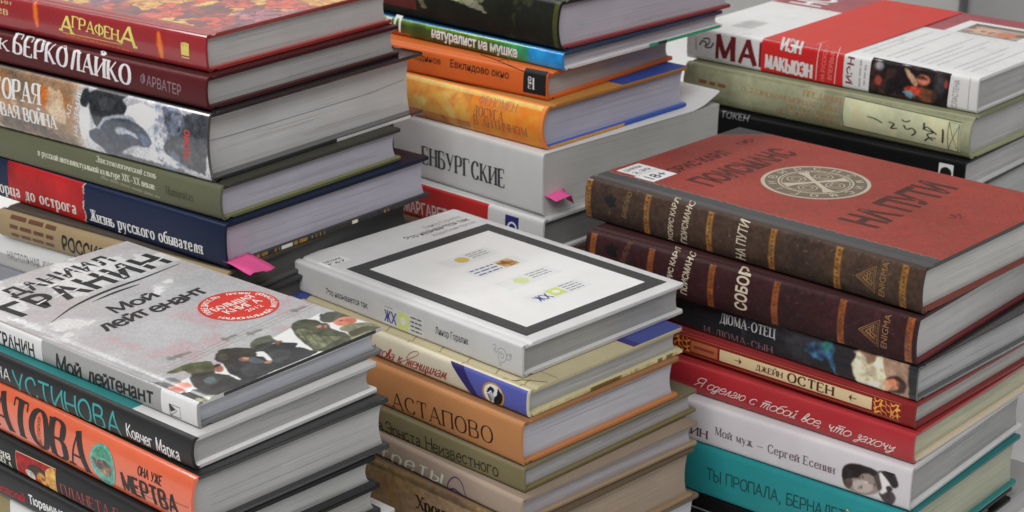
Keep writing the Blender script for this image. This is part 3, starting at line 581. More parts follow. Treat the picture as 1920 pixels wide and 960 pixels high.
b = B('B3', (0.0222, 1.1857, -0.32110), 141.30, 212, 144, 18.3, 'hardcover_book', 'bright orange book with black print and a square black emblem by its near corner', GB, bulge=.5, spine=(186, 84, 20), cover=(206, 100, 26), lip=(168, 80, 24), paper=(136, 136, 136), rough=.45)
b.text('spine', 'Евклидово окно', (-81.36, 9.82), (-31.18, 9.68), 5.2, (62, 34, 22), 'sans', bold=.015)
b.text('spine', 'Млодинов', (-120.83, 10.17), (-89.80, 9.93), 4.6, (62, 34, 22), 'sans', bold=.01, name='author_lettering')
b.decal('spine', quad((-19.61, 3.05), (-0.79, 3.05), (-0.55, 18.93), (-18.84, 18.78)), mat((26, 26, 28)), 'black_emblem', 1)
b.text('spine', 'ЭХО', (-12.59, 6.01), (-12.67, 14.14), 2.6, (200, 200, 198), 'mono', wx=.16, wy=.16, name='emblem_lettering')
b.decal('spine', [ribbon([(-10.84, 5.95), (-10.91, 13.72)], 1.2, 1.2)], mat((196, 196, 194)), 'emblem_lettering', 3)
b.decal('spine', [ribbon([(-57.76, 21.51), (-42.39, 19.64), (-19.26, 16.60)], .55, .55), ribbon([(-42.39, 19.64), (-35.68, 21.77), (-33.44, 19.99)], .4, .4)], mat((50, 30, 22)), 'branch_drawing', 1)

b = B('B4', (0.0222, 1.1727, -0.35010), 137.50, 206, 147, 29.0, 'hardcover_book', 'rounded golden orange book with blue edged boards, under the bright orange book', GB, bulge=5.0, spine=(208, 112, 40), cover=(176, 120, 50), lip=(40, 70, 140), paper=(142, 142, 156), rough=.45)
def art_gold(X, Y):
    p = Paint(X, Y, (196, 132, 62)); p.mixnoise((122, 74, 34), 30, .5, 4, .7, .3); p.mixnoise((226, 178, 110), 14, .6, 9, .6, .15)
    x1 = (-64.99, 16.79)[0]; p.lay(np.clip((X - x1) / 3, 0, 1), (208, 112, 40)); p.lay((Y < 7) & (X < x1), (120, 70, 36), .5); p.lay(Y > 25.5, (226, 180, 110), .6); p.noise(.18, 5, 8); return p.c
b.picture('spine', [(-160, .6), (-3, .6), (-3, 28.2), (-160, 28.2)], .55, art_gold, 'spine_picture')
b.text('spine', 'ФЕНОМЕН', (-56.74, 21.24), (-24.03, 21.28), 5.2, (150, 92, 84), 'light')
b.text('spine', 'ДОСУГА', (-60.63, 13.25), (-34.31, 13.23), 6.4, (124, 70, 62), 'light')
b.text('spine', 'В АНТИЧНОМ', (-60.16, 6.77), (-13.69, 7.23), 5.6, (124, 70, 62), 'light')
b.decal('backtail', rect(2.5, .2, 78, 2.2), mat((168, 120, 54), face='tail'), 'cover_stripe', 1)
b.decal('cover', rect(9.5, .4, 76, 205), mat((186, 128, 52), face='cover'), 'cover_stripe', 1)
b.decal('cover', rect(76, .4, 146.5, 205), mat((44, 72, 150), face='cover'), 'cover_stripe', 1)

b = B('B5', (0.0197, 1.1644, -0.39207), 135.17, 212, 178, 42.0, 'softcover_book', 'thick pale grey paperback with tall black condensed capitals and a small pink tab', GB, bulge=.5, spine=(166, 166, 166), cover=(200, 200, 200), lip=(150, 150, 150), paper=(142, 142, 140), rough=.4, soft=True, fore=1, lift=lambda x, y: 9 * max(0, (x - 149) / 29) ** 1.6)
b.text('spine', 'ЕНБУРГСКИЕ', (-113.25, 11.18), (-34.86, 11.52), 12.2, (50, 50, 52), 'serif', wx=.15, wy=.05, serif=.14, gap=3.6)
b.decal('spine', rect(-180, 8, -143, 41), mat((30, 30, 32)), 'black_label', 1)

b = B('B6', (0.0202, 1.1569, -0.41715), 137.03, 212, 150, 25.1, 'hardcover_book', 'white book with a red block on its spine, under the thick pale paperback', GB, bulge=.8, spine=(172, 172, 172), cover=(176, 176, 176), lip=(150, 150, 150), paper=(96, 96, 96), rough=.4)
xr = (-48.89, 22.17)[0]
b.decal('spine', rect(-180, .4, xr, 24.6), mat((158, 26, 26)), 'red_label', 1)
b.text('spine', 'МАРГАРЕТ ТЭТЧЕР', (-129.18, 2.61), (-52.81, 4.89), 8.6, (206, 176, 172), 'mono', wx=.14, wy=.1, gap=3)
c0 = (-27.24, 14.67)
b.decal('spine', rect(c0[0] - 6, c0[1] - 7, c0[0] + 6, c0[1] + 7), mat((36, 38, 100)), 'blue_emblem', 1)
b.decal('spine', ring((c0[0] + .4, c0[1] - 1), 3.6, 1.2), mat((206, 206, 210)), 'emblem_lettering', 2)

# ================================================================== back right stack
b = B('C1', (0.3128, 1.2423, -0.34421), 139.20, 240, 172, 24.8, 'jacketed_book', 'white jacketed book wrapped in a bright red paper band, topmost of the back right stack', GC, bulge=.7, spine=(196, 196, 198), cover=(226, 226, 226), lip=(160, 160, 160), paper=(138, 138, 138), rough=.3, groove=False, ov=2.2, lift=lambda x, y: 1.2 * (max(x, 0) / 172) ** 3)
b.text('spine', 'МАК', (-212.96, 4.14), (-162.05, 3.76), 17.5, (104, 24, 32), 'mono', wx=.22, wy=.13, gap=3.4, pen=True)
b.decal('spine', [ribbon([(-231.57, 7.62), (-231.97, 16.52)], .5, .5)] + [ribbon(_bez([(-228.32, 11.40), (-226.05, 15.02), (-222.61, 13.94), (-222.46, 10.72), (-218.13, 11.41), (-215.89, 15.01)]), 1.4, 1.1)] + [ribbon(_bez([(-225.65, 16.70), (-220.36, 17.53), (-219.72, 14.40), (-223.92, 10.89)]), 1.1, 1.1)], mat((70, 70, 72)), 'swirl_emblem', 2)
def art_panel(X, Y):
    p = Paint(X, Y, (30, 26, 28)); x0, z0 = (-83.45, -0.30); n = fbm(X, Y, 4, 5)
    q = lambda u, v: ((-83.45, -0.30)[0] + u * ((-21.04, 10.75)[0] - (-83.45, -0.30)[0]), 2 + v * 21)
    p.mixnoise((64, 44, 40), 6, .55, 3, .7); p.ell(q(.12, .9), 3.5, 2.6, (150, 150, 156), .9, .6); p.ell(q(.12, .42), 3, 3.4, (140, 62, 50), .9, .5)
    p.poly([q(.44, .95), q(.5, .95), q(.62, .55), q(.56, .5)], (176, 140, 112), .95, wob=1.5); p.ell(q(.68, .7), 5.2, 3.6, (176, 104, 82), 1, .3)
    p.ell(q(.66, .76), 4, 1.2, (40, 26, 24), .8, .5); p.poly([q(.45, .34), q(.6, .46), q(.74, .36), q(.7, .1), q(.52, .2)], (176, 60, 44), .95, wob=3, tex=.3)
    p.poly([q(.44, .2), q(.52, .28), q(.6, .12), q(.52, .02)], (96, 132, 146), .9, wob=3); p.ell(q(.74, .2), 6.4, 5, (96, 62, 44), 1, .3); p.ell(q(.82, .2), 2.2, 4, (60, 40, 34), .9, .4)
    p.ell(q(.88, .66), 4, 8, (62, 64, 70), .7, .8); p.ell(q(.96, .7), 1.4, 3, (150, 60, 56), .8, .5); p.blur(2); p.noise(.3, 1.6, 9); return p.c
b.picture('spine', [(-83.45, -0.30), (-22.03, -0.68), (-20.65, 24.23), (-82.45, 25.55)], .45, art_panel, 'spine_photograph', level=2)
b.text('spine', 'СЛАСТЕНА', (-14.54, 1.44), (-13.54, 20.99), 4.2, (110, 106, 108), 'mono', wx=.09, wy=.09)
b.decal('spine', [ribbon([(-6.16, 1.85), (-6.26, 24.09)], .35, .35)], mat((110, 110, 112)), 'small_print', 2)
greeks(b, 'spine', [((-90.17, 3.15), (-89.94, 22.80), 1.7), ((-86.43, 4.96), (-85.84, 19.65), 1.7)], (140, 140, 142))
b.text('spine', 'ИЭН', (-96.73, 3.94), (-96.01, 23.33), 5.2, (110, 40, 46), 'mono', wx=.17, wy=.13)
def art_strip(X, Y):
    p = Paint(X, Y, (150, 70, 78)); p.noise(.12, 12, 4); return p.c
b.picture('cover', [(112, .6), (171.2, .6), (171.2, 239), (112, 239)], 2, art_strip, 'maroon_strip', level=1)
ya, yb = 62, 92
b.decal('cover', rect(112, 106.6, 149, 113.2) , mat((222, 220, 220), face='cover'), 'white_box', 2)
b.decal('cover', rect(111, .8, 152, 88), mat((226, 226, 226), face='cover'), 'white_box', 2)
def art_desk(X, Y):
    p = Paint(X, Y, (170, 160, 150)); n = fbm(X, Y, 9, 4); p.lay(X > 140, (110, 100, 88)); p.ell((128, 62), 8, 11, (214, 168, 146), 1, .5); p.ell((126, 44), 8, 8, (206, 120, 96), .9, .5); p.lay(X < 116, (96, 84, 74)); p.mixnoise((120, 84, 66), 7, .62, 7, .8); return p.c
b.picture('cover', [(114, 31), (146, 31), (146, 79), (114, 79)], .7, art_desk, 'inset_photograph', level=3)
b.text('cover', 'РОМАН СЛАСТЕНА', (150, 60), (150, 4), 5, (206, 170, 172), 'mono', wx=.09, level=4, name='small_print') if 0 else None
b.text('cover', 'НСЫ', (117, 200), (168, 200), 26, (228, 224, 226), 'mono', wx=.18, wy=.13, level=2)
greeks(b, 'cover', [((14, 104 - 6.5 * k), (14 + [84, 60, 88, 74, 90, 40, 82, 90, 60, 88, 70, 84, 80, 60, 86][k], 104 - 6.5 * k), 1.5) for k in range(0, 15) if k not in (3, 6, 11)], (176, 176, 178), fill=.6)
greeks(b, 'cover', [((20, 214 - 1.9 * k), (46, 214 - 1.9 * k), .9) for k in range(9)], (150, 150, 150), 'price_code')
# the red band round the jacket
rs = mat((186, 26, 26), rough=.4, face='spine'); rc = mat((208, 56, 46), rough=.45, face='cover')
s0, s1 = (-173.62, 11.79)[0], (-104.26, 11.55)[0]
bo = b.decal('spine', rect(s0, .05, s1, 24.6), rs, 'paper_band', 4, label='bright red paper band round the white book')
b.decal('cover', rect(1.0, -s1, 171.6, -s0), rc, 'band_front', 5, parent=bo)
b.text('spine', 'ИЭН', (-156.56, 19.31), (-140.66, 18.74), 8.6, (226, 208, 206), 'mono', wx=.19, wy=.12, gap=3., pen=True, level=6, name='band_lettering')
b.text('spine', 'МАКЬЮЭН', (-169.46, 4.11), (-130.63, 2.77), 9.6, (226, 208, 206), 'mono', wx=.2, wy=.12, gap=3.2, pen=True, level=6, name='band_lettering')
b.decal('spine', [ribbon([(-126.54, 1.90), (-125.24, 28.62)], .5, .5), ribbon([(-110.99, 1.46), (-109.38, 28.07)], .5, .5)], mat((226, 200, 196)), 'band_lettering', 6)
b.text('spine', 'ВПЕРВЫЕ', (-113.38, 4.17), (-112.24, 25.30), 3.3, (214, 120, 110), 'mono', level=6, name='band_lettering')
b.text('spine', 'НА РУССКОМ', (-119.45, 2.34), (-118.10, 27.44), 3.3, (214, 120, 110), 'mono', level=6, name='band_lettering')
greeks(b, 'cover', [((10, -(s0 + s1) / 2 - 6), (150, -(s0 + s1) / 2 - 6), 3), ((60, -(s0 + s1) / 2 + 2), (150, -(s0 + s1) / 2 + 2), 3)], (224, 122, 112), 'band_lettering', 8, fill=.5)

b = B('C2', (0.3096, 1.2329, -0.37331), 139.15, 237, 165, 29.1, 'hardcover_book', 'sage green book with a pale framed panel of brush calligraphy on its spine', GC, bulge=4.2, spine=(128, 130, 100), cover=(120, 122, 96), lip=(120, 122, 92), paper=(142, 142, 142), rough=.45)
def art_sage(X, Y):
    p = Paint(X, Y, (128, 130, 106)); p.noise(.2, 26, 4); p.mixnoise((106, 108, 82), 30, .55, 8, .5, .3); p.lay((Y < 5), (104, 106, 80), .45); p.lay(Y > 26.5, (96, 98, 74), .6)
    p.mixnoise((150, 152, 126), 18, .6, 18, .5, .2); p.noise(.07, 3, 12); return p.c
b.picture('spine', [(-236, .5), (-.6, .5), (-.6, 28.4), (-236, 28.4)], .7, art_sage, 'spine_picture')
def art_pan(X, Y):
    p = Paint(X, Y, (160, 162, 134)); p.noise(.12, 14, 4); p.mixnoise((184, 172, 136), 10, .6, 8, .5); return p.c
pn = [(-98.47, 5.30), (-7.17, 3.83), (-7.51, 24.73), (-99.15, 26.55)]
b.picture('spine', pn, .6, art_pan, 'calligraphy_panel', level=2)
bx = [(-16.07, 4.33), (-8.38, 3.97), (-8.58, 23.41), (-16.63, 23.76)]
b.decal('spine', [ribbon(pn + [pn[0]], .7, .7), ribbon(bx + [bx[0]], .6, .6), ribbon([bx[0], bx[2]], .5, .5), ribbon([bx[1], bx[3]], .5, .5)], mat((78, 80, 58)), 'panel_frame', 3)
ink = []
for st in ([(-20.08, 8.45), (-19.82, 14.53), (-20.55, 18.15)], [(-27.41, 8.53), (-31.82, 12.23), (-27.13, 14.64), (-33.76, 15.64), (-34.95, 19.95)], [(-33.85, 7.28), (-30.02, 10.30), (-25.14, 10.49)], [(-24.60, 13.61), (-32.28, 17.43), (-35.37, 15.33)],
           [(-50.27, 15.55), (-47.56, 13.02), (-43.54, 14.54), (-40.85, 12.01), (-43.91, 9.14)], [(-52.22, 19.00), (-48.82, 18.11), (-45.62, 19.47)], [(-61.99, 15.64), (-57.73, 14.91), (-59.96, 11.43), (-55.01, 12.37)], [(-79.00, 16.32), (-73.00, 15.89), (-66.91, 13.95)]):
    ink.append(ribbon(_bez(st), 1.5, .7))
b.decal('spine', ink, mat((48, 50, 40)), 'calligraphy', 4)
for k, (tx, a, z, hh) in enumerate((('ПРЕДАНИЯ', (-132.30, 21.43), (-101.76, 20.66), 4), ('О ДЗЭНСКОМ МОНАХЕ ИККЮ', (-184.76, 16.13), (-101.32, 14.52), 3.6), ('ПО ПРОЗВИЩУ', (-144.64, 9.72), (-101.82, 9.36), 3.4), ('БЕЗУМНОЕ ОБЛАКО', (-153.95, 5.23), (-101.48, 4.73), 3.4))):
    b.text('spine', tx, a, z, hh, (146, 98, 58), 'serif', name='title_lettering')
greek(b, 'spine', (-223.00, 15.95), (-198.91, 15.26), 3.6, (120, 74, 50), 4)

b = B('C3', (0.3052, 1.2279, -0.39556), 140.48, 237, 172, 22.2, 'hardcover_book', 'black book with a small white square emblem near its corner, under the sage green book', GC, bulge=.5, spine=(11, 11, 13), cover=(20, 20, 22), lip=(150, 150, 150), paper=(144, 144, 144), rough=.45)
c0 = (-13.80, 12.34)
b.decal('spine', rect(c0[0] - 5.4, c0[1] - 5, c0[0] + 5.4, c0[1] + 5.6), mat((176, 176, 176)), 'white_emblem', 1); b.decal('spine', disc((c0[0], c0[1] - 1), 4.4), mat((18, 18, 20)), 'white_emblem', 2)
b.text('spine', 'ТОКЕН', (-196.83, 17.84), (-173.18, 18.50), 4.4, (120, 120, 124), 'mono')

# ================================================================== front left stack
b = B('D1', (-0.1459, 0.8098, -0.37825), 139.50, 205, 123, 13.9, 'hardcover_book', 'pale grey book with huddled winter figures and a round red award seal', GD, bulge=.5, spine=(128, 128, 128), cover=(190, 190, 190), lip=(84, 84, 84), paper=(150, 152, 160), rough=.3, coat=.35, lift=lambda x, y: 1.0 * (max(x, 0) / 123) ** 3 * (1 - y / 205) ** 2)
def art_winter(X, Y):
    p = Paint(X, Y, (178, 178, 180)); n = fbm(X, Y, 50, 3)
    p.lay(np.clip((n - .4) * 3, 0, 1), (156, 156, 159), .8); p.mixnoise((196, 196, 197), 40, .54, 6, .6, .3); p.mixnoise((140, 141, 145), 46, .6, 16, .5, .3)
    # pale upper left where the author lettering stands
    m = np.clip(((Y - 120) / 30 - X / 160), 0, 1); p.lay(m, (206, 206, 207), .9)
    p.poly([(77.76, 128.67), (96.86, 141.59), (112.49, 149.47), (94.55, 131.64), (78.88, 122.53)], (214, 214, 214), .8, wob=8)
    p.poly([(6.34, 125.11), (22.54, 117.56), (33.42, 118.52), (32.64, 130.78), (20.80, 132.99)], (206, 206, 206), .8, wob=8)
    for a, c in (((100, 620), (122, 616)), ((88, 632), (110, 630)), ((118, 628), (140, 626)), ((54, 606), (64, 600))):
        p.poly([winter_point(*a), winter_point(*((a[0]+c[0])/2, a[1]-6)), winter_point(*c), winter_point(*((a[0]+c[0])/2, c[1]+5))], (206, 206, 206), .9, wob=2)
    p.mixnoise((176, 150, 156), 18, .52, 26, .75, .2)
    m = (Y > 95) | (X < 20); p.lay(m & (fbm(X, Y, 18, 26) > .5), (168, 168, 170), .75)
    for k in range(3):
        pa = [winter_point(*q) for q in ((230, 706), (330, 692), (440, 640), (540, 596), (610, 566))]
        pa = [(x, y + 3 * k) for x, y in pa]
        for (x0, y0), (x1, y1) in zip(pa, pa[1:]):
            t = np.clip((X - x0) / (x1 - x0 + 1e-6), 0, 1); d = np.abs(Y - (y0 + (y1 - y0) * t)) + 99 * ((X < x0) | (X > x1)); p.lay(d < .35, (136, 138, 132), .8)
    for q in ((560, 580), (430, 632), (478, 622), (330, 668), (344, 664)):
        c = winter_point(*q); p.lay((np.abs(X - c[0]) < 5) & (np.abs(Y - c[1]) < 1.3), (116, 116, 112), .85); p.lay((np.abs(X - c[0] + 3) < 1) & (np.abs(Y - c[1]) < 3), (110, 108, 100), .6)
    # white ground with the figures
    p.poly([(-0.29, 36.12), (-0.36, 26.61), (8.70, 25.79), (31.48, 25.16), (59.22, 29.12), (89.33, 34.33), (115.51, 38.08), (121.74, 28.64), (120.73, -1.69), (109.47, -12.67), (-6.53, -7.05), (-5.96, 19.83)], (222, 222, 222), 1, sm=False, wob=0.9)
    Z = lambda *pp: [winter_point(*(280 + x / 4.174, 560 + y / 4.174)) for x, y in pp]
    dk = (42, 44, 46)
    f = lambda pts, c, **k: p.poly(Z(*pts), c, **dict(dict(wob=.5, tex=.3), **k))
    f(((1335, 165), (1350, 130), (1400, 110), (1480, 105), (1540, 115), (1585, 140), (1540, 152), (1480, 162), (1440, 186), (1390, 192), (1350, 182)), (74, 80, 70))
    f(((1330, 140), (1345, 120), (1360, 130), (1350, 150)), (60, 64, 58))
    f(((1440, 182), (1500, 152), (1560, 145), (1612, 160), (1622, 186), (1560, 206), (1490, 216), (1450, 202)), (188, 122, 98)); p.ell(Z((1560, 176))[0], 3, 2.2, (170, 78, 62), .7, .8); p.ell(Z((1500, 178))[0], 1.2, .7, (84, 52, 42), .8, .6)
    f(((1490, 230), (1560, 206), (1640, 195), (1740, 200), (1840, 240), (1800, 300), (1600, 360), (1560, 275), (1500, 252)), (124, 124, 98), tex=.4)
    f(((1560, 270), (1650, 232), (1760, 226), (1840, 240), (1700, 262), (1600, 300)), (70, 68, 52), tex=.4)
    f(((1110, 222), (1130, 190), (1180, 168), (1260, 165), (1320, 175), (1345, 192), (1400, 200), (1424, 236), (1500, 262), (1560, 290), (1580, 360), (1480, 400), (1310, 412), (1260, 380), (1200, 340), (1150, 290), (1120, 244)), (68, 72, 54), tex=.45)
    f(((1150, 246), (1250, 242), (1300, 284), (1420, 292), (1510, 300), (1420, 350), (1310, 392), (1220, 330)), (112, 114, 88), a=.8, wob=2, tex=.6)
    for k in range(4):
        a, c = Z((1180 + 70 * k, 250 + 14 * k))[0], Z((1270 + 60 * k, 370 - 10 * k))[0]; t = np.clip(((X - a[0]) * (c[0] - a[0]) + (Y - a[1]) * (c[1] - a[1])) / ((c[0] - a[0]) ** 2 + (c[1] - a[1]) ** 2), 0, 1)
        p.lay(np.hypot(X - a[0] - t * (c[0] - a[0]), Y - a[1] - t * (c[1] - a[1])) < .35, (44, 46, 36), .7)
    f(((1300, 216), (1350, 200), (1402, 214), (1382, 238), (1320, 236)), (96, 66, 58)); f(((1310, 218), (1340, 208), (1350, 224), (1322, 230)), (170, 124, 108)); f(((1368, 212), (1390, 212), (1384, 232), (1370, 230)), (166, 118, 100))
    f(((800, 392), (900, 384), (960, 352), (1060, 345), (1150, 345), (1146, 376), (1190, 380), (1250, 400), (1316, 416), (1230, 460), (980, 560), (800, 640), (730, 642), (640, 592), (600, 540), (580, 484), (700, 470), (830, 432)), dk, tex=.4)
    f(((930, 440), (960, 410), (1040, 396), (1120, 420), (1060, 480), (980, 500)), (72, 74, 76), a=.7, wob=2)
    f(((720, 540), (800, 500), (860, 540), (800, 600), (740, 590)), (66, 68, 70), a=.6, wob=2)
    f(((828, 420), (890, 410), (930, 440), (962, 482), (925, 482), (892, 452), (842, 446)), (220, 220, 220), tex=0)
    f(((790, 362), (800, 335), (850, 305), (940, 285), (962, 310), (1002, 330), (960, 352), (900, 384), (840, 408), (800, 392)), (82, 86, 74)); f(((820, 372), (900, 345), (985, 330), (900, 378), (845, 400)), (50, 52, 46))
    f(((980, 336), (1032, 326), (1040, 344), (1000, 358)), (128, 86, 66)); f(((1020, 345), (1150, 345), (1140, 372), (1050, 372)), (36, 38, 40))
    f(((518, 455), (530, 420), (570, 395), (640, 385), (690, 375), (780, 385), (832, 402), (838, 432), (800, 452), (740, 458), (700, 474), (640, 504), (570, 494), (525, 478)), (46, 43, 36), wob=2.6, tex=.6)
    f(((540, 440), (600, 420), (620, 460), (570, 478)), (82, 78, 58), a=.6, wob=2.5)
    f(((698, 466), (740, 450), (792, 460), (772, 482), (720, 488)), (128, 88, 68)); f(((735, 458), (785, 458), (765, 474), (740, 476)), (190, 146, 118)); f(((898, 492), (960, 480), (952, 500), (912, 504)), (166, 112, 86))
    f(((790, 452), (850, 460), (900, 492), (830, 505), (780, 490)), (78, 84, 92))
    f(((320, 612), (360, 590), (470, 578), (600, 590), (640, 600), (730, 632), (820, 640), (560, 760), (430, 730), (360, 690), (330, 650)), (52, 56, 57), tex=.45)
    f(((430, 622), (500, 610), (524, 650), (460, 664)), (92, 112, 114), a=.7, wob=1.6)
    f(((618, 588), (662, 594), (718, 626), (690, 628)), (220, 220, 220), tex=0)
    f(((130, 580), (200, 545), (300, 505), (400, 490), (470, 485), (492, 500), (512, 540), (500, 572), (420, 586), (350, 590), (310, 580), (260, 562), (200, 580)), (72, 78, 52), tex=.45)
    f(((330, 585), (420, 575), (505, 560), (500, 585), (400, 604), (345, 604)), (40, 42, 38)); f(((504, 542), (545, 520), (582, 535), (572, 566), (530, 572)), (150, 96, 82)); f(((500, 520), (540, 505), (560, 518), (520, 535)), (44, 46, 36))
    f(((-10, 662), (60, 650), (110, 660), (160, 700), (110, 722), (0, 690)), (92, 94, 96)); f(((100, 640), (150, 615), (210, 620), (252, 645), (190, 672), (130, 682)), (108, 110, 112))
    f(((136, 702), (190, 665), (260, 650), (320, 660), (332, 682), (262, 716), (210, 742), (160, 728)), (200, 146, 132)); p.ell(Z((235, 690))[0], 3, 2.6, (206, 92, 88), .8, .9); p.ell(Z((150, 712))[0], 1.6, 2, (176, 96, 88), .8, .8)
    f(((220, 752), (300, 715), (370, 705), (422, 720), (520, 750), (400, 772), (330, 792), (260, 776)), (64, 66, 68)); f(((330, 800), (400, 765), (470, 750), (540, 755), (450, 806), (380, 826)), (146, 148, 124), tex=.35)
    p.blur(1); p.noise(.1, .9, 31); return p.c
b.picture('cover', [(1.4, .05), (122.4, .05), (122.4, 204.6), (1.4, 204.6)], .42, art_winter, 'cover_painting')
b.decal('fronttail', rect(16, 11.6, 118, 13.4), mat((44, 44, 46), face='tail'), 'dark_edge', 1)
b.decal('spine', rect(-204, .7, (-119.15, 0.56)[0], 13.1), mat((196, 196, 196)), 'pale_block', 1)
b.decal('spine', rect((-26.21, 5.89)[0], .7, -.4, 13.1), mat((186, 186, 186)), 'pale_block', 1)
bk = (40, 40, 42)
b.text('spine', 'ГРАНИН', (-157.09, 1.36), (-125.66, 1.68), 7.2, bk, 'mono', wx=.17, wy=.1, name='author_lettering')
b.text('spine', 'Мой лейтенант', (-107.35, 0.08), (-33.11, 3.57), 8.4, bk, 'brush', wx=.15, wy=.12)
q4 = [(-19.99, 1.37), (-12.20, 2.06), (-12.52, 7.46), (-20.24, 7.37)]
b.decal('spine', [ribbon(q4 + [q4[0]], .35, .35), ribbon([q4[3], (-14.63, 5.19), q4[0]], .4, .4)] + poly(q4[3], (-15.77, 5.40), (-19.42, 3.48)), mat((52, 52, 54)), 'fold_emblem', 3)
b.text('cover', 'ДАНИИЛ', (24.98, 178.26), (97.49, 182.47), 12.5, bk, 'sans', bold=.035, gap=1.12, name='author_lettering', level=3)
b.text('cover', 'ГРАНИН', (10.96, 152.21), (117.13, 158.66), 19.5, bk, 'sans', bold=.04, gap=1.1, name='author_lettering', level=3)
wh = mat((206, 206, 207), face='cover')
# stencil cuts through the author's capitals
cuts = []
for t in np.linspace(.06, .97, 9):
    a = np.array((10.96, 152.21)); e = np.array((117.13, 158.66)); c = a + (e - a) * t; cuts.append(ribbon([c + (-2.4, 6.5 + 7 * (int(t * 50) % 2)), c + (5, 8.5 + 6 * (int(t * 50) % 2))], 1.2, 1.2))
    a = np.array((24.98, 178.26)); e = np.array((97.49, 182.47)); c = a + (e - a) * t; cuts.append(ribbon([c + (-2, 5.5), c + (3.4, 7.)], .9, .9))
b.decal('cover', cuts, wh, 'stencil_cuts', 4)
def brushline(pts, w0):
    q = _bez(pts, 8); st = []
    for i in range(len(q) - 1):
        t = i / (len(q) - 1); st += ribbon([q[i], q[i + 1]], w0 * (.25 + 1.4 * math.sin(math.pi * t) ** 1.2), w0 * (.25 + 1.4 * math.sin(math.pi * t) ** 1.2))
    return [st]
b.decal('cover', brushline([(16.47, 133.45), (38.83, 143.39), (63.72, 148.41), (89.97, 149.48), (117.03, 152.15)], 1.3) + brushline([(48.10, 141.03), (65.02, 143.27), (82.10, 143.40)], 1.2), mat(bk, face='cover'), 'brush_line', 3)
b.text('cover', 'Мой', (47.63, 118.19), (76.46, 120.47), 10.5, bk, 'brush', wx=.2, wy=.13, level=3)
b.text('cover', 'лейтенант', (28.37, 102.04), (99.25, 106.48), 12, bk, 'brush', wx=.17, wy=.12, level=3)
ca, ce = np.array((81.14, 94.90)), np.array((110.74, 63.33)); cc = (ca + ce) / 2; cr = dist(ca, ce) / 2 * .99
cu = np.array((81.10, 62.72)); cl = np.array((110.12, 95.25)); cc = np.array((95.41, 78.55))
red = mat((206, 48, 34), face='cover', rough=.3)
wt = (226, 214, 208)
b.decal('cover', disc(cc, cr), red, 'award_seal', 4)
def arc_text(txt, r, a0, a1, h, inner=False):
    out = []
    for i, ch in enumerate(txt):
        if ch == ' ': continue
        a = R(a0 + (a1 - a0) * (i + .5) / len(txt)); cx, cy = cc[0] + r * math.cos(a), cc[1] + r * math.sin(a)
        t = np.array([math.sin(a), -math.cos(a)]) * (-1 if inner else 1); wd = abs(R(a1 - a0)) * r / len(txt) * .72
        g = pen_text(ch, wd, h, wx=.2, wy=.13); p0 = np.array([cx, cy]) - t * wd / 2
        if inner: p0 = p0 - np.array([math.cos(a), math.sin(a)]) * 0
        out += place(g, p0, p0 + t)
    return out
b.decal('cover', arc_text('ПОБЕДИТЕЛЬ', cr * .76, 176, 84, 3.2) + arc_text('ПРЕМИИ', cr * .76, 70, 28, 2.6) + arc_text('НАЦИОНАЛЬНОЙ', cr * .94, 196, 292, 3, True) + arc_text('ЛИТЕРАТУРНОЙ', cr * .94, 300, 378, 2.8, True), mat(wt, face='cover'), 'seal_lettering', 6)
b.text('cover', 'БОЛЬШАЯ', (cc[0] - cr * .62, cc[1] + 2.2), (cc[0] + cr * .62, cc[1] + 2.2), 5.4, wt, 'mono', name='seal_lettering', level=6, wx=.13, wy=.08, gap=2.8, pen=True)
b.text('cover', 'КНИГА', (cc[0] - cr * .52, cc[1] - 5.4), (cc[0] + cr * .56, cc[1] - 5.4), 5.8, wt, 'mono', name='seal_lettering', level=6, wx=.13, wy=.08, gap=3, pen=True)
b.text('cover', '2012', (cc[0] - 3, cc[1] - 11), (cc[0] + 8, cc[1] - 11), 3.4, wt, 'sans', name='seal_lettering', level=6)

b = B('D2', (-0.1473, 0.8005, -0.39520), 139.00, 205, 121, 17.0, 'hardcover_book', 'black spined book with rounded turquoise lettering and white board edges, second at front left', GD, bulge=1.6, spine=(36, 36, 37), cover=(186, 186, 186), lip=(172, 172, 172), paper=(136, 136, 136), rough=.4, groove=False)
tq = (46, 140, 140)
b.decal('cover', rect(1.9, -(-47.66, 17.49)[0], 119, 204), mat((40, 124, 124), face='cover'), 'turquoise_panel', 1)
b.text('spine', 'НА', (-154.60, 4.59), (-142.55, 4.49), 6.4, (176, 176, 178), 'mono', wx=.09, wy=.09, name='author_lettering')
b.text('spine', 'УСТИНОВА', (-139.51, 0.03), (-53.37, 1.68), 11.4, tq, 'mono', wx=.1, wy=.08, gap=2.3, pen=True)
b.text('spine', 'Ковчег Марка', (-47.89, 3.39), (-9.12, 2.56), 6.8, (192, 194, 196), 'mono', wx=.1, wy=.08, pen=True)

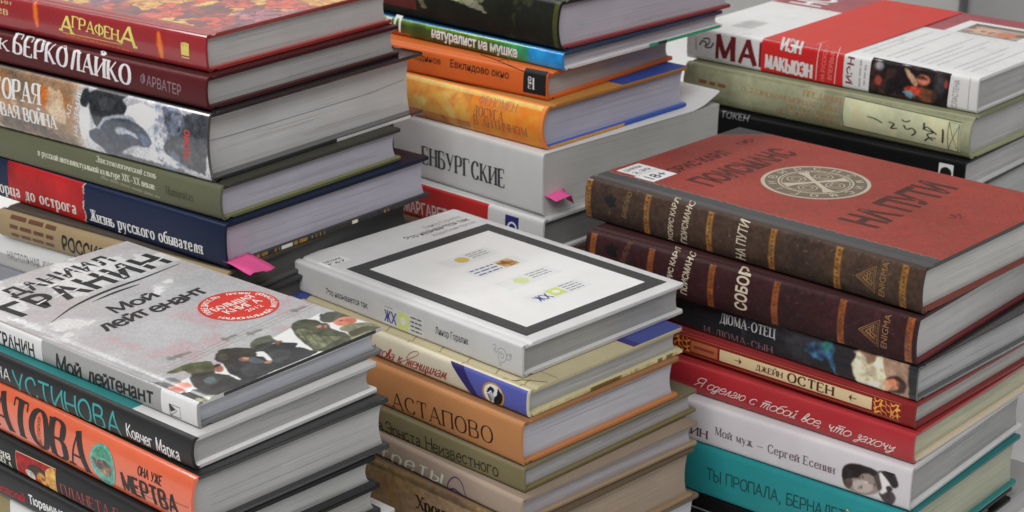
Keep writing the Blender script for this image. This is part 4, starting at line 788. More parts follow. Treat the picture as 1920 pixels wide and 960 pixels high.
b = B('D3', (-0.1462, 0.7939, -0.42369), 137.50, 205, 125, 28.5, 'hardcover_book', 'bright orange book with huge black serif capitals and a turquoise disc', GD, bulge=3.2, spine=(198, 86, 50), cover=(34, 36, 36), lip=(34, 34, 36), paper=(134, 134, 134), rough=.3, coat=.5, groove=False)
b.text('spine', 'ПЛАТОВА', (-193.91, 6.13), (-83.02, 3.57), 20.5, (44, 38, 36), 'serifx', wx=.2, wy=.045, serif=.14, gap=2.6)
b.text('spine', 'ВИКТОРИЯ', (-121.22, 3.02), (-120.54, 21.62), 2.6, (130, 62, 44), 'mono', wx=.14, wy=.12)
cd = (-68.83, 12.67)
def art_disc(X, Y):
    p = Paint(X, Y, (40, 116, 96)); r = np.hypot((X - cd[0]) / 10., (Y - cd[1]) / 11.); p.mixnoise((66, 146, 124), 6, .5, 3, .8, .2); p.lay(Y > cd[1] + 4, (28, 100, 74), .7); p.lay(r > .86, (72, 150, 140), .8)
    p.poly([(cd[0] - 8.6, cd[1] + 2.4), (cd[0] - 3, cd[1] + 2.2), (cd[0] + 3, cd[1] + 3.2), (cd[0] + 7.4, cd[1] + 1.2), (cd[0] + 5.6, cd[1] - 3.4), (cd[0], cd[1] - 4.6), (cd[0] - 5, cd[1] - 2)], (66, 46, 34), wob=2, tex=.7)
    p.mixnoise((150, 128, 96), 1.6, .66, 8, .6); p.poly([(cd[0] + .5, cd[1] + 1), (cd[0] + 6, cd[1] - .2), (cd[0] + 5, cd[1] - 3), (cd[0] + 1, cd[1] - 3.4)], (112, 80, 50), .8, wob=2, tex=.8); p.noise(.3, 1.5, 6); return p.c
b.picture('spine', [(cd[0] - 10.2, cd[1] - 11.4), (cd[0] + 10.2, cd[1] - 11.4), (cd[0] + 10.2, cd[1] + 11.4), (cd[0] - 10.2, cd[1] + 11.4)], .32, art_disc, 'turquoise_disc', level=3, drop=lambda X, Y: np.hypot((X - cd[0]) / 10., (Y - cd[1]) / 11.) < 1)
b.text('spine', 'ОНА УЖЕ', (-40.33, 17.37), (-22.25, 17.60), 4.4, (40, 34, 32), 'mono', wx=.15, wy=.1, pen=True)
b.text('spine', 'МЕРТВА', (-53.44, 4.35), (-11.21, 6.05), 9.6, (44, 38, 36), 'mono', wx=.2, wy=.11, gap=2.8, pen=True)
b.decal('spine', [ribbon([(-43.49, 10.91), (-1.85, 13.26)], .22, .22), ribbon([(-54.86, 7.03), (-11.03, 8.07)], .22, .22)], mat((60, 44, 38)), 'thin_rule', 3)

b = B('D4', (-0.1489, 0.7913, -0.44111), 137.00, 205, 118, 17.4, 'hardcover_book', 'black book with a small framed red and gold picture and dull red capitals', GD, bulge=1.0, spine=(34, 34, 36), cover=(30, 30, 32), lip=(34, 34, 36), paper=(132, 134, 132), rough=.5, groove=False)
pq = [(-145.47, -3.48), (-109.82, -2.06), (-109.47, 14.52), (-144.93, 13.18)]
def art_gilt(X, Y):
    p = Paint(X, Y, (136, 30, 32)); x0, y0 = pq[0]; w_ = dist(pq[0], pq[1]); h_ = dist(pq[0], pq[3]); q = lambda u, v: (x0 + u * w_, y0 + v * h_)
    p.poly([q(.3, .72), q(.5, .86), q(.78, .8), q(.8, .6), q(.5, .5), q(.34, .5)], (52, 40, 36), wob=2); p.poly([q(.24, .5), q(.34, .58), q(.46, .5), q(.42, .26), q(.28, .34)], (176, 172, 160), wob=2, tex=.5)
    p.ell(q(.64, .44), 4.2, 4.2, (170, 122, 60), 1, .3); p.poly([q(.78, .9), q(.98, .98), q(1.02, .02), q(.94, .02), q(.8, .3), q(.76, .56)], (186, 138, 74), wob=1, tex=.3); p.ell(q(.58, .34), 1.6, 1.6, (96, 54, 34), .8, .5); p.ell(q(.68, .5), 1.6, 1., (96, 54, 34), .8, .5)
    p.noise(.3, 2.5, 5); return p.c
b.picture('spine', pq, .4, art_gilt, 'spine_picture', level=1)
b.decal('spine', [ribbon(pq + [pq[0]], .4, .4)], mat((206, 170, 130)), 'picture_frame', 2)
b.text('spine', 'ПЛАНЕТА', (-105.13, 1.69), (-64.66, 3.90), 6.2, (140, 62, 62), 'light', wx=.13)
b.text('spine', 'Е', (-60.24, 4.33), (-56.74, 4.42), 6.2, (140, 62, 62), 'light', wx=.13)
b.text('spine', 'Елена', (-169.09, 4.59), (-150.45, 5.87), 5.2, (196, 192, 176), 'serif', name='author_lettering')
b.text('spine', 'ОВА', (-165.87, -0.53), (-150.02, -1.04), 5.4, (196, 192, 176), 'serif', name='author_lettering')

b = B('D5', (-0.1482, 0.7906, -0.45811), 138.00, 205, 122, 17.0, 'hardcover_book', 'black book with white and red condensed print, partly cut off by the bottom left corner', GD, bulge=1.0, spine=(36, 36, 38), cover=(30, 30, 30), lip=(36, 36, 38), paper=(128, 128, 126), rough=.4, groove=False)
b.text('spine', 'Тюремные', (-133.43, 5.42), (-102.74, 7.06), 5.0, (204, 204, 204), 'mono', wx=.17, wy=.13, gap=2.6)
b.text('spine', 'Марковский', (-172.39, 3.22), (-136.91, 4.22), 4.6, (150, 28, 34), 'mono', wx=.17, wy=.13)

b = B('D6', (-0.1482, 0.7906, -0.48911), 137.00, 205, 130, 31.0, 'hardcover_book', 'white book with a beige block, lowest seen in the bottom left corner', GD, bulge=1.0, spine=(190, 190, 192), cover=(180, 180, 180), lip=(150, 150, 150), rough=.4)
b.decal('spine', rect(-204, .6, (-156.86, 24.77)[0], 29.2), mat((124, 112, 78)), 'beige_block', 1)

# ================================================================== front centre stack
b = B('E1', (0.0057, 0.9424, -0.40945), 135.60, 194, 136, 19.2, 'hardcover_book', 'plain white book with a dark grey picture frame printed round its cover', GE, bulge=.2, spine=(170, 170, 171), cover=(198, 198, 199), lip=(150, 150, 151), paper=(126, 126, 126), rough=.45, fore=1.2, cloth=True)
gy = mat((64, 64, 65), face='cover', rough=.6)
fo = [(9.37, 156.31), (14.21, 8.23), (131.97, 8.38), (127.90, 158.39)]; fi = [(18.97, 146.72), (23.50, 17.60), (121.80, 17.28), (119.59, 147.62)]
x0, x1 = (fo[0][0] + fo[1][0]) / 2, (fo[2][0] + fo[3][0]) / 2; y0, y1 = (fo[1][1] + fo[2][1]) / 2, (fo[0][1] + fo[3][1]) / 2
i0, i1 = (fi[0][0] + fi[1][0]) / 2, (fi[2][0] + fi[3][0]) / 2; j0, j1 = (fi[1][1] + fi[2][1]) / 2, (fi[0][1] + fi[3][1]) / 2
b.decal('cover', quad((x0, y0), (x1, y0), (i1, j0), (i0, j0)) + quad((x1, y0), (x1, y1), (i1, j1), (i1, j0)) + quad((x1, y1), (x0, y1), (i0, j1), (i1, j1)) + quad((x0, y1), (x0, y0), (i0, j0), (i0, j1)), gy, 'printed_frame', 1)
rules = []
for t in (.3, .5, .7, .86):
    a0, a1, c0, c1 = x0 + (i0 - x0) * t, x1 + (i1 - x1) * t, y0 + (j0 - y0) * t, y1 + (j1 - y1) * t; rules.append(ribbon([(a0, c0), (a1, c0), (a1, c1), (a0, c1), (a0, c0)], .28, .28))
b.decal('cover', rules, mat((96, 96, 96), face='cover'), 'printed_frame', 2)
b.decal('cover', rect(i0, j0, i1, j1), mat((220, 220, 220), face='cover', rough=.4), 'white_mount', 1)
pale = mat((208, 210, 210), face='cover'); 
P_ = lambda px: np.array(px)
la, lb_, lc, ld = P_((71.03, 119.65)), P_((86.75, 97.32)), P_((71.30, 70.24)), P_((72.24, 43.33))
for c, w0, w1 in ((la, -14, 26), (lb_, -30, 12), (lc, -16, 28), (ld, -20, 24)): b.decal('cover', rect(c[0] + w0, c[1] - 7, c[0] + w1, c[1] + 7), pale, 'small_card', 2)
b.decal('cover', disc(la, 4.6, 24), mat((206, 176, 84), face='cover'), 'orange_spot', 3)
b.decal('cover', poly(*cylpix(lc, 5.4, 6)), mat((200, 208, 150), face='cover'), 'green_hexagon', 3)
b.decal('cover', rect(ld[0] - 5, ld[1] - 5, ld[0] + 5, ld[1] + 5), mat((196, 206, 104), face='cover'), 'green_square', 3); b.decal('cover', disc(ld, 2.6, 16), mat((226, 228, 200), face='cover'), 'green_square', 4)
def art_stamp(X, Y):
    p = Paint(X, Y, (196, 160, 104)); p.mixnoise((120, 80, 44), 2.2, .52, 4, .8, .1); p.ell(lb_, 3, 3, (110, 70, 40), .7, .6); return p.c
b.picture('cover', [lb_ + (-6, -5.5), lb_ + (6, -5.5), lb_ + (6, 5.5), lb_ + (-6, 5.5)], .4, art_stamp, 'brown_stamp', level=3)
nv = (58, 58, 130)
greeks(b, 'cover', [((la[0] + 7, la[1] + 4 - 3 * k), (la[0] + 22, la[1] + 4 - 3 * k), 1.2) for k in range(3)] + [((lc[0] + 8, lc[1] + 4 - 3 * k), (lc[0] + 24, lc[1] + 4 - 3 * k), 1.2) for k in range(3)] + [((ld[0] + 7, ld[1] + 4 - 3 * k), (ld[0] + 20, ld[1] + 4 - 3 * k), 1.3) for k in range(4)], (120, 120, 122), level=3)
greeks(b, 'cover', [((lb_[0] - 27, lb_[1] + 3.4 - 4 * k), (lb_[0] - 8, lb_[1] + 3.4 - 4 * k), 1.7) for k in range(3)], nv, level=3, seed=4)
b.text('cover', 'ЖХ', (ld[0] - 17, ld[1] - 5), (ld[0] - 7, ld[1] - 5), 7.5, nv, 'hand', level=3, name='small_print')
b.text('cover', 'Это называется так', (73.07, 169.69), (127.81, 170.40), 5.4, (96, 96, 98), 'mono', wx=.14, wy=.12)
b.text('cover', 'Линор Горалик', (95.14, 177.82), (127.67, 178.09), 4.2, (150, 150, 152), 'mono', name='author_lettering')
b.text('cover', 'Короткая проза', (89.83, 162.91), (126.75, 163.98), 4.2, (140, 140, 142), 'mono', name='small_print')
st = [(8.97, 176.31), (7.37, 166.09), (21.43, 167.84), (23.53, 179.12)]
def sticker(bk_, qd, lines, level=2, label=None):
    o = bk_.decal('cover', quad(*qd), mat((216, 216, 214), face='cover', rough=.4), 'paper_sticker', level, label=label)
    q = [np.array(v) for v in qd]; ex = q[1] - q[0]; ey = q[3] - q[0]
    for k, (tx, hh) in enumerate(lines):
        p0 = q[0] + ex * .12 + ey * (.58 - .44 * k); bk_.text('cover', tx, p0, p0 + ex * .72, hh, (90, 90, 96), 'mono', level=level + 1, name='sticker_print', wx=.14, wy=.12)
    return o
x_, y_ = (15.83, 172.10)
sticker(b, [(x_ - 9, y_ - 5.5), (x_ + 9, y_ - 5.5), (x_ + 9, y_ + 5.5), (x_ - 9, y_ + 5.5)], [('ШО2И4', 3), ('Г67', 3)])
dk6 = (54, 54, 56)
b.text('spine', 'Это называется так', (-161.95, 5.04), (-124.73, 5.83), 4.0, dk6, 'mono', wx=.13, wy=.12)
b.text('spine', 'Линор Горалик', (-67.51, 6.92), (-40.98, 7.57), 4.3, dk6, 'mono', wx=.12, wy=.11, name='author_lettering')
c0 = np.array((-94.94, 6.58))
b.decal('spine', rect(c0[0] - 16.5, c0[1] - 6, c0[0] + 18, c0[1] + 6), mat((176, 176, 177)), 'small_card', 1)
b.decal('spine', rect(c0[0] - 3.6, c0[1] - 5, c0[0] + 5, c0[1] + 5), mat((180, 192, 104)), 'green_square', 2); b.decal('spine', disc(c0 + (.6, 0), 2.4, 16), mat((206, 210, 180)), 'green_square', 3)
b.text('spine', 'ЖХ', c0 + (-15, -4), c0 + (-5.5, -4), 7, nv, 'hand', name='small_print')
greeks(b, 'spine', [(c0 + (7, 4 - 2.6 * k), c0 + (16, 4 - 2.6 * k), 1.1) for k in range(4)] + [(c0 + (-15, 5), c0 + (-8, 5), .5)], (70, 70, 80))
c0 = np.array((-15.31, 9.14)); g6 = mat((128, 128, 130))
b.decal('spine', [ribbon(_bez([c0 + v for v in ((-7, 4), (-5, 5), (-4.4, 2.6), (-6, 2), (-4, .6), (-2, 3.4), (1.4, 4), (3.6, 1.4), (3, -2), (0, -4.4), (-2.6, -2.4), (-2.2, .6), (0, 2))], 5), .4, .4), ribbon(_bez([c0 + v for v in ((3.4, 0), (5.4, 2.4), (6.4, 1), (7, 3), (7.4, 1), (6, -1), (3.4, -1.4))], 5), .4, .4), ribbon(_bez([c0 + v for v in ((-1, -4.4), (-1.6, -6), (0, -5.6)) ], 4), .4, .4), ribbon(_bez([c0 + v for v in ((-1, 0), (.6, 1.2), (1.6, -.4), (.4, -1.6), (-1, -1))], 4), .4, .4)], g6, 'bird_emblem', 2)

b = B('E2', (0.0089, 0.9263, -0.42556), 135.80, 228, 129, 16.1, 'hardcover_book', 'cream book with red script lettering, a blue end and a gold ringed portrait', GE, bulge=.8, spine=(176, 170, 150), cover=(178, 168, 134), lip=(150, 144, 110), paper=(134, 134, 134), rough=.4, groove=True, cloth=True)
s1_, s2_ = (-59.72, 14.77)[0], (-40.56, -2.00)[0]; t1_, t2_ = (-49.21, 15.06)[0], (-47.65, -2.31)[0]
b.decal('spine', quad((s2_ - 1, .6), (-.5, .6), (-.5, 15.4), (s1_, 15.4)), mat((74, 80, 150), rough=.45, cloth=True), 'blue_field', 1)
b.decal('spine', quad((s2_ - 2, .6), (s2_ + 4, .6), (t1_, 15.4), (s1_, 15.4)), mat((44, 40, 92)), 'blue_field', 2)
b.text('spine', 'Чехова к женщинам', (-128.11, 1.01), (-62.39, 3.71), 6.6, (140, 44, 44), 'script', wx=.1, wy=.06, slant=.6)
b.decal('spine', [ribbon(_bez([(-94.61, 0.74), (-104.52, -2.91), (-103.54, 0.69), (-91.81, 7.46), (-84.69, 12.17), (-86.41, 13.60), (-91.74, 10.73), (-94.48, 6.67)], 6), .4, .3)], mat((140, 44, 44)), 'title_lettering', 3)
cm = np.array((-25.34, 6.26))
b.decal('spine', disc(cm, 8.4, 40, 6.9), mat((166, 122, 52), rough=.3), 'gold_ring', 3)
def art_cameo(X, Y):
    p = Paint(X, Y, (196, 198, 200)); q = lambda u, v: (cm[0] + u * 7.2, cm[1] + v * 5.9)
    p.poly([q(.1, -1.2), q(.1, -.3), q(.4, .1), q(.5, .8), q(.8, .5), q(1.2, .2), q(1.1, -1.2)], (26, 26, 30)); p.poly([q(-.66, .1), q(-.3, .74), q(.1, .5), q(-.02, .1), q(-.2, .36), q(-.42, .1)], (30, 30, 34), wob=.8)
    p.poly([q(-.6, -.1), q(-.3, -.1), q(-.1, -.5), q(-.3, -.8)], (80, 82, 88), .8, wob=1); p.poly([q(-.3, .1), q(.05, .05), q(.1, -.6), q(-.1, -.5)], (130, 132, 138), .7, wob=1); p.noise(.2, 1, 3); return p.c
b.picture('spine', [cm + (-7.2, -5.9), cm + (7.2, -5.9), cm + (7.2, 5.9), cm + (-7.2, 5.9)], .3, art_cameo, 'portrait', level=5, drop=lambda X, Y: np.hypot((X - cm[0]) / 7.1, (Y - cm[1]) / 5.8) < 1)
b.decal('cover', rect(16, 60, 129.4, 227.4), mat((66, 76, 140), face='cover'), 'blue_field', 1); b.decal('cover', rect(1.8, 190, 129.4, 227.4), mat((66, 76, 140), face='cover'), 'blue_field', 2)
b.decal('cover', rect(92, .5, 129.4, 60), mat((66, 76, 140), face='cover'), 'blue_field', 1); b.decal('cover', rect(86, .5, 92, 60), mat((60, 52, 110), face='cover'), 'blue_field', 2)
b.decal('cover', [ribbon([(1.5 + 3 * (i % 2), y), (12, y + 2)], .5, .5) for i, y in enumerate((8, 30, 52, 74, 96, 118))] + [ribbon([(24, 1), (24, 40)], .4, .4), ribbon([(3, 22), (16, 1)], .8, .8)], mat((110, 84, 40), face='cover'), 'brown_rules', 1)
sticker(b, [(4, 211), (20, 211), (20, 222), (4, 222)], [('ШИО2И4', 3), ('14ДД', 3)], level=4)
def art_edge2(X, Y):
    p = Paint(X, Y, (156, 148, 112)); n = fbm(X, Y * 0, 9, 7, 3); p.lay((n > .52) & (X > 45) & (X < 90), (122, 92, 50)); p.lay((n > .62) & (X > 45), (70, 58, 36), .7); p.noise(.2, 3, 5); return p.c
b.picture('backtail', [(4, .1), (129, .1), (129, 2.3), (4, 2.3)], .7, art_edge2, 'mottled_edge')

b = B('E3', (0.0059, 0.9200, -0.45091), 135.40, 205, 130, 25.4, 'hardcover_book', 'orange tan book with large thin black serif capitals', GE, bulge=1.0, spine=(160, 108, 64), cover=(150, 106, 68), lip=(146, 92, 52), paper=(140, 140, 146), rough=.5, cloth=True)
b.text('spine', 'АСТАПОВО', (-102.16, 2.20), (-21.55, 6.25), 9.6, (44, 34, 28), 'light', wx=.12, wy=.04, serif=.14, gap=2.8)
b = B('E4', (0.0070, 0.9174, -0.46547), 136.30, 212, 148, 14.6, 'softcover_book', 'olive khaki paperback with black handwritten style lettering, below the orange tan book', GE, bulge=.3, spine=(104, 96, 68), cover=(112, 104, 82), lip=(92, 84, 56), paper=(136, 136, 138), rough=.6, tb=2.2, groove=False)
b.text('spine', 'Эрнста Неизвестного', (-108.51, 0.05), (-19.07, 3.23), 7.4, (40, 36, 30), 'hand', wx=.09, wy=.08)
b.text('spine', 'в', (-114.83, 0.01), (-111.66, 0.03), 7.4, (40, 36, 30), 'hand', wx=.09, wy=.08)
b = B('E5', (0.0056, 0.9093, -0.48040), 134.40, 212, 145, 14.9, 'softcover_book', 'taupe book with a purple umbrella outline and pale italic lettering on its spine', GE, bulge=.5, spine=(138, 122, 108), cover=(138, 122, 106), lip=(118, 102, 82), paper=(132, 128, 132), rough=.55, tb=2.2, groove=False)
b.text('spine', 'портреты', (-150.98, -2.28), (-63.38, 2.15), 9.4, (176, 182, 170), 'serif', slant=.25, wx=.17, wy=.06, serif=0)
b.decal('spine', [ribbon(_bez([(-59.05, -2.54), (-57.21, 5.03), (-51.94, 10.20), (-46.34, 8.62), (-43.38, 1.55), (-42.12, -2.56)], 6), .7, .7), ribbon(_bez([(-59.03, -1.55), (-53.75, 2.35), (-48.55, 1.62), (-42.54, -2.06)], 6), .8, 1.2)], mat((62, 40, 104)), 'umbrella_emblem', 2)
b = B('E6', (0.0078, 0.9051, -0.51193), 135.50, 212, 142, 31.5, 'softcover_book', 'thick brown book with yellowed pages and a black serif title, lowest seen at front centre', GE, bulge=.5, spine=(104, 80, 56), cover=(96, 80, 64), lip=(112, 92, 70), paper=(126, 112, 98), rough=.6, tb=2.0, groove=False)
def art_tan(X, Y):
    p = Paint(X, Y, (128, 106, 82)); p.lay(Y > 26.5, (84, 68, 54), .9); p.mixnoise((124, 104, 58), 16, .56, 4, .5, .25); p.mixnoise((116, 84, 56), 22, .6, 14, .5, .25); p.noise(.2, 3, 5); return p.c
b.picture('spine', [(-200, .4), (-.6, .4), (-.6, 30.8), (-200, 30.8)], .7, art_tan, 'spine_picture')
b.text('spine', 'Хроника', (-84.47, 13.35), (-48.05, 14.82), 8.0, (40, 26, 22), 'serif', wx=.2, wy=.07)

# ================================================================== front right stack
gold = (132, 84, 30)
def leather(base):
    def f(X, Y):
        p = Paint(X, Y, base); p.mixnoise(tuple(min(255, v * 1.35 + 6) for v in base), 45, .5, 4, .6, .3); p.lay(Y < 5, tuple(v * .7 for v in base), .5); p.mixnoise((32, 28, 30), 40, .58, 9, .5, .3)
        n = fbm(X, Y, 1., 22, 2); p.lay(n > .7, tuple(min(255, v * 1.7 + 12) for v in base), .7); p.noise(.25, 2, 6); return p.c
    return f
def bands(bk_, xs_, col, h_):
    def f(X, Y):
        p = Paint(X, Y, col); p.mixnoise((86, 52, 24), 1.5, .58, 5, .7); u = X - X.mean(); p.lay((np.abs(u) > 1.7) & (np.abs(u) < 2.05), (60, 38, 24), .8); p.lay((np.hypot(u, (Y % 2.6) - 1.3) < .7), (70, 44, 26), .7); p.noise(.3, 3, 8); return p.c
    for x in xs_:
        bk_.picture('spine', [(x - 2.3, 1.4), (x + 2.3, 1.4), (x + 2.3, h_ - 1.2), (x - 2.3, h_ - 1.2)], .3, f, 'gold_band', level=2, rough=.3, coat=.3)
def knot(bk_, c, col, sc=1.):
    c = np.array(c); st = []
    tri = [c + np.array(v) * sc for v in ((-8.5, -.5), (4, 7.8), (4, -8.4))]
    for k in (1., .78, .5):
        m_ = sum(tri) / 3; q = [m_ + (v - m_) * k for v in tri]; st.append(ribbon(q + [q[0]], .5, .5))
    for v in (((-4, 0), (1.4, -3.6)), ((-2.8, 1.2), (2.6, -2.2)), ((-1, 3), (-1, -2)), ((.6, 4), (.6, 0))): st.append(ribbon([c + np.array(v[0]) * sc, c + np.array(v[1]) * sc], .6, .6))
    bk_.decal('spine', st, mat(col), 'triangle_emblem', 3)
b = B('F1', (0.2251, 0.9726, -0.38376), 137.25, 241, 157, 27.7, 'leather_book', 'red leather covered book with a round golden medallion on its front, topmost at front right', GF, bulge=2.6, spine=(58, 44, 36), cover=(78, 76, 76), lip=(96, 46, 38), paper=(152, 152, 150), rough=.5, cloth=True, lift=lambda x, y: .9 * (max(x, 0) / 157) ** 3 * (1 - y / 241))
b.picture('spine', [(-240, .6), (-.5, .6), (-.5, 27), (-240, 27)], .6, leather((56, 43, 36)), 'tooled_leather')
lx = ((17.25, 94.47)[0] + (8.30, 69.58)[0] + (14.71, 14.40)[0]) / 3
xb = (153.12, 241.09)
def art_redl(X, Y):
    p = Paint(X, Y, (140, 62, 54)); p.mixnoise((128, 66, 56), 5, .5, 3, .6, .3); p.mixnoise((150, 56, 50), 9, .55, 13, .5, .3); p.noise(.12, 1.4, 7); p.noise(.08, 40, 9)
    edge = 17.5 + 1.6 * (fbm(Y, X * 0, 4, 5) - .5) + .5 * np.sin(Y * .9); d = X - edge
    cn = (156.5 - X) + (240 - Y) - 26 + 1.5 * (fbm(X - Y, X * 0, 3, 8) - .5); cn2 = (156.5 - X) + Y - 26 + 1.5 * (fbm(X + Y, X * 0, 3, 18) - .5)
    d = np.minimum(d, np.minimum(cn, cn2)); g = (74, 74, 76); p.lay(d < 0, g); p.lay((d > -.4) & (d < .4), (150, 130, 110), .7); return p.c
b.picture('cover', [(9.6, .5), (156.4, .5), (156.4, 240.5), (9.6, 240.5)], .7, art_redl, 'red_leather_panel', rough=.5)
bands(b, [(-239.61, 3.74)[0], (-192.75, 4.20)[0], (-145.03, 5.41)[0], (-99.78, 6.55)[0], (-54.69, 8.17)[0], (-11.73, 11.34)[0]], (118, 82, 42), 27.6)
tl = (166, 154, 134)
b.text('spine', 'ЖОРИС КАРЛ', (-172.73, 1.42), (-170.18, 28.52), 3.8, tl, 'mono', wx=.15, wy=.13, level=3)
b.text('spine', 'ГЮИСМАНС', (-162.15, 2.27), (-158.92, 29.04), 4.4, tl, 'mono', wx=.15, wy=.13, level=3)
b.text('spine', 'НА ПУТИ', (-118.63, 2.51), (-117.30, 26.67), 6.8, tl, 'mono', wx=.14, wy=.1, level=3)
knot(b, (-33.60, 13.89), (122, 92, 52)); b.text('spine', 'ENIGMA'.replace('E', 'Е').replace('N', 'И').replace('G', 'С').replace('M', 'М').replace('A', 'А') if 0 else 'ЕНIСМА', (-23.50, 4.77), (-22.10, 25.31), 4, (122, 92, 52), 'serif', level=3, name='emblem_lettering') if 0 else b.decal('spine', place(font_text('ENIGMA', dist((-23.50, 4.77), (-22.10, 25.31)), 4), (-23.50, 4.77), (-22.10, 25.31)), mat((122, 92, 52)), 'emblem_lettering', 3)
c0 = np.array((-221.63, 16.60)); b.decal('spine', poly(*[c0 + np.array(v) for v in ((-5, 0), (-3, 3), (-1, 2.4), (0, 5), (2, 2.6), (5, 3), (4, 0), (5, -3), (1, -4), (-2, -3))]), mat((30, 30, 32)), 'dark_emblem', 2)
b.text('spine', 'БИБЛИО', (-208.94, 8.03), (-205.23, 24.76), 3.6, (112, 92, 52), 'mono', level=2, name='emblem_lettering')
db = (84, 34, 34)
b.text('cover', 'ЖОРИС КАРЛ', (32.81, 206.02), (102.23, 206.85), 10, db, 'mono', wx=.18, wy=.14, level=2, name='author_lettering')
b.text('cover', 'ГЮИСМАНС', (36.52, 173.45), (132.38, 175.10), 19, (84, 40, 34), 'mono', wx=.2, wy=.13, level=2, name='author_lettering', gap=3)
b.text('cover', 'НА ПУТИ', (38.39, 56.86), (137.07, 61.13), 24, (78, 44, 38), 'mono', wx=.2, wy=.13, level=2, gap=3)
c0 = np.array((129.91, 215.16)); b.decal('cover', [ribbon(_bez([c0 + np.array(v) for v in ((-8, 2), (-3, -2), (0, 3), (3, -2), (8, 2), (3, 4), (0, 0), (-3, 4), (-8, 2))], 5), 1.5, 1.)], mat((84, 44, 40), face='cover'), 'flourish', 2)
c0 = np.array((89.18, 34.08)); b.decal('cover', [ribbon(_bez([c0 + np.array(v) for v in ((-5, 2), (-2, -2), (0, 4), (2, -2), (5, 2))], 5), 1., .8), ribbon([c0 + (-3, -5), c0 + (0, -3), c0 + (3, -5)], .8, .8)], mat((84, 44, 40), face='cover'), 'flourish', 2)
ma, mb = np.array((61.55, 153.35)), np.array((112.81, 108.81)); mc = (ma + mb) / 2; mr = dist(ma, mb) / 2
mu, ml = np.array((112.13, 155.33)), np.array((63.61, 108.00)); mc = (mc + (mu + ml) / 2) / 2; mr = (mr + dist(mu, ml) / 2) / 2
gm = mat((184, 174, 152), rough=.35, face='cover'); br = mat((112, 98, 84), rough=.45, face='cover')
b.decal('cover', disc(mc, mr, 56), gm, 'medallion', 2); b.decal('cover', disc(mc, mr * .93, 56), br, 'medallion', 3)
st = [x for k in range(36) for x in disc(mc + np.array([math.cos(k * math.pi / 18), math.sin(k * math.pi / 18)]) * mr * .65, .45, 8)] + ring(mc, mr * .3, .4, 24) + ring(mc, mr * .985, .6) + ring(mc, mr * .68, 1.0) + ring(mc, mr * .62, .6)
for k in range(4):
    a = R(45 + 90 * k + 12); u_ = np.array([math.cos(a), math.sin(a)]); v_ = np.array([-u_[1], u_[0]]); l_ = mr * .6
    st += poly(mc + v_ * 1.4, mc + u_ * l_ * .7 + v_ * 1.9, mc + u_ * l_ + v_ * 4, mc + u_ * l_ - v_ * 4, mc + u_ * l_ * .7 - v_ * 1.9, mc - v_ * 1.4)
    a2 = a + R(45); c2 = mc + np.array([math.cos(a2), math.sin(a2)]) * mr * .38; st += ring(c2, mr * .17, .7, 24) + ring(c2, mr * .09, .6, 16)
b.decal('cover', st, gm, 'medallion_relief', 5)
_cc, _cr = cc, cr; cc, cr = mc, mr
b.decal('cover', arc_text('V·R·S·N·S·M·V·S·M·Q·L·I·V·B·'.replace('·', ' ').replace('V', 'И').replace('R', 'Р').replace('S', 'С').replace('N', 'Н').replace('M', 'М').replace('Q', 'О').replace('L', 'Г').replace('B', 'В'), mr * .73, 90, -270, mr * .15), gm, 'medallion_relief', 6)
x_, y_ = (31.31, 228.86); x2_, y2_ = (28.81, 213.47)
sticker(b, [(x_ - 10, y_ - 8), (x_ + 12, y_ - 8), (x_ + 12, y_ + 8), (x_ - 10, y_ + 8)], [('ШИФР84', 4), ('2.30', 4)], level=3)
b.decal('cover', rect(x2_ - 10, y2_ - 8.5, x2_ + 14, y2_ + 7), mat((222, 222, 220), face='cover', rough=.4), 'age_sticker', 4)
b.text('cover', '18+', (x2_ - 6, y2_ - 5.5), (x2_ + 10, y2_ - 5.5), 8.5, (40, 40, 42), 'sans', bold=.005, level=5, name='sticker_print')

b = B('F2', (0.2234, 0.9694, -0.41290), 140.38, 229, 152, 29.1, 'leather_book', 'dark maroon leather book with coppery bands across its spine, under the red medallion book', GF, bulge=2.8, spine=(46, 24, 28), cover=(60, 34, 34), lip=(84, 34, 36), paper=(150, 150, 150), rough=.5, cloth=True)
b.picture('spine', [(-228, .6), (-.5, .6), (-.5, 28.4), (-228, 28.4)], .6, leather((44, 24, 26)), 'tooled_leather')
bands(b, [(-223.31, 23.36)[0], (-179.48, 22.01)[0], (-135.45, 16.51)[0], (-90.94, 15.12)[0], (-47.20, 15.43)[0], (-4.41, 14.42)[0]], (112, 60, 34), 29)
b.text('spine', 'ЖОРИС КАРЛ', (-163.85, 4.45), (-160.65, 31.82), 3.8, tl, 'mono', wx=.15, wy=.13, level=3)
b.text('spine', 'ГЮИСМАНС', (-152.56, 4.84), (-149.46, 31.37), 4.4, tl, 'mono', wx=.15, wy=.13, level=3)
b.text('spine', 'СОБОР', (-110.13, 4.96), (-109.32, 30.80), 8.0, tl, 'mono', wx=.17, wy=.14, level=3)
knot(b, (-27.03, 14.53), (124, 92, 58)); b.decal('spine', place(font_text('ENIGMA', dist((-17.67, 6.41), (-16.61, 26.47)), 4), (-17.67, 6.41), (-16.61, 26.47)), mat((124, 92, 58)), 'emblem_lettering', 3)
c0 = np.array((-209.24, 20.64)); b.decal('spine', poly(*[c0 + np.array(v) for v in ((-5, 0), (-3, 3), (-1, 2.4), (0, 5), (2, 2.6), (5, 3), (4, 0), (5, -3), (1, -4), (-2, -3))]), mat((22, 18, 20)), 'dark_emblem', 2)
b.text('spine', 'БИБЛИО', (-198.50, 15.14), (-194.09, 29.29), 3.6, (96, 64, 50), 'mono', level=2, name='emblem_lettering')

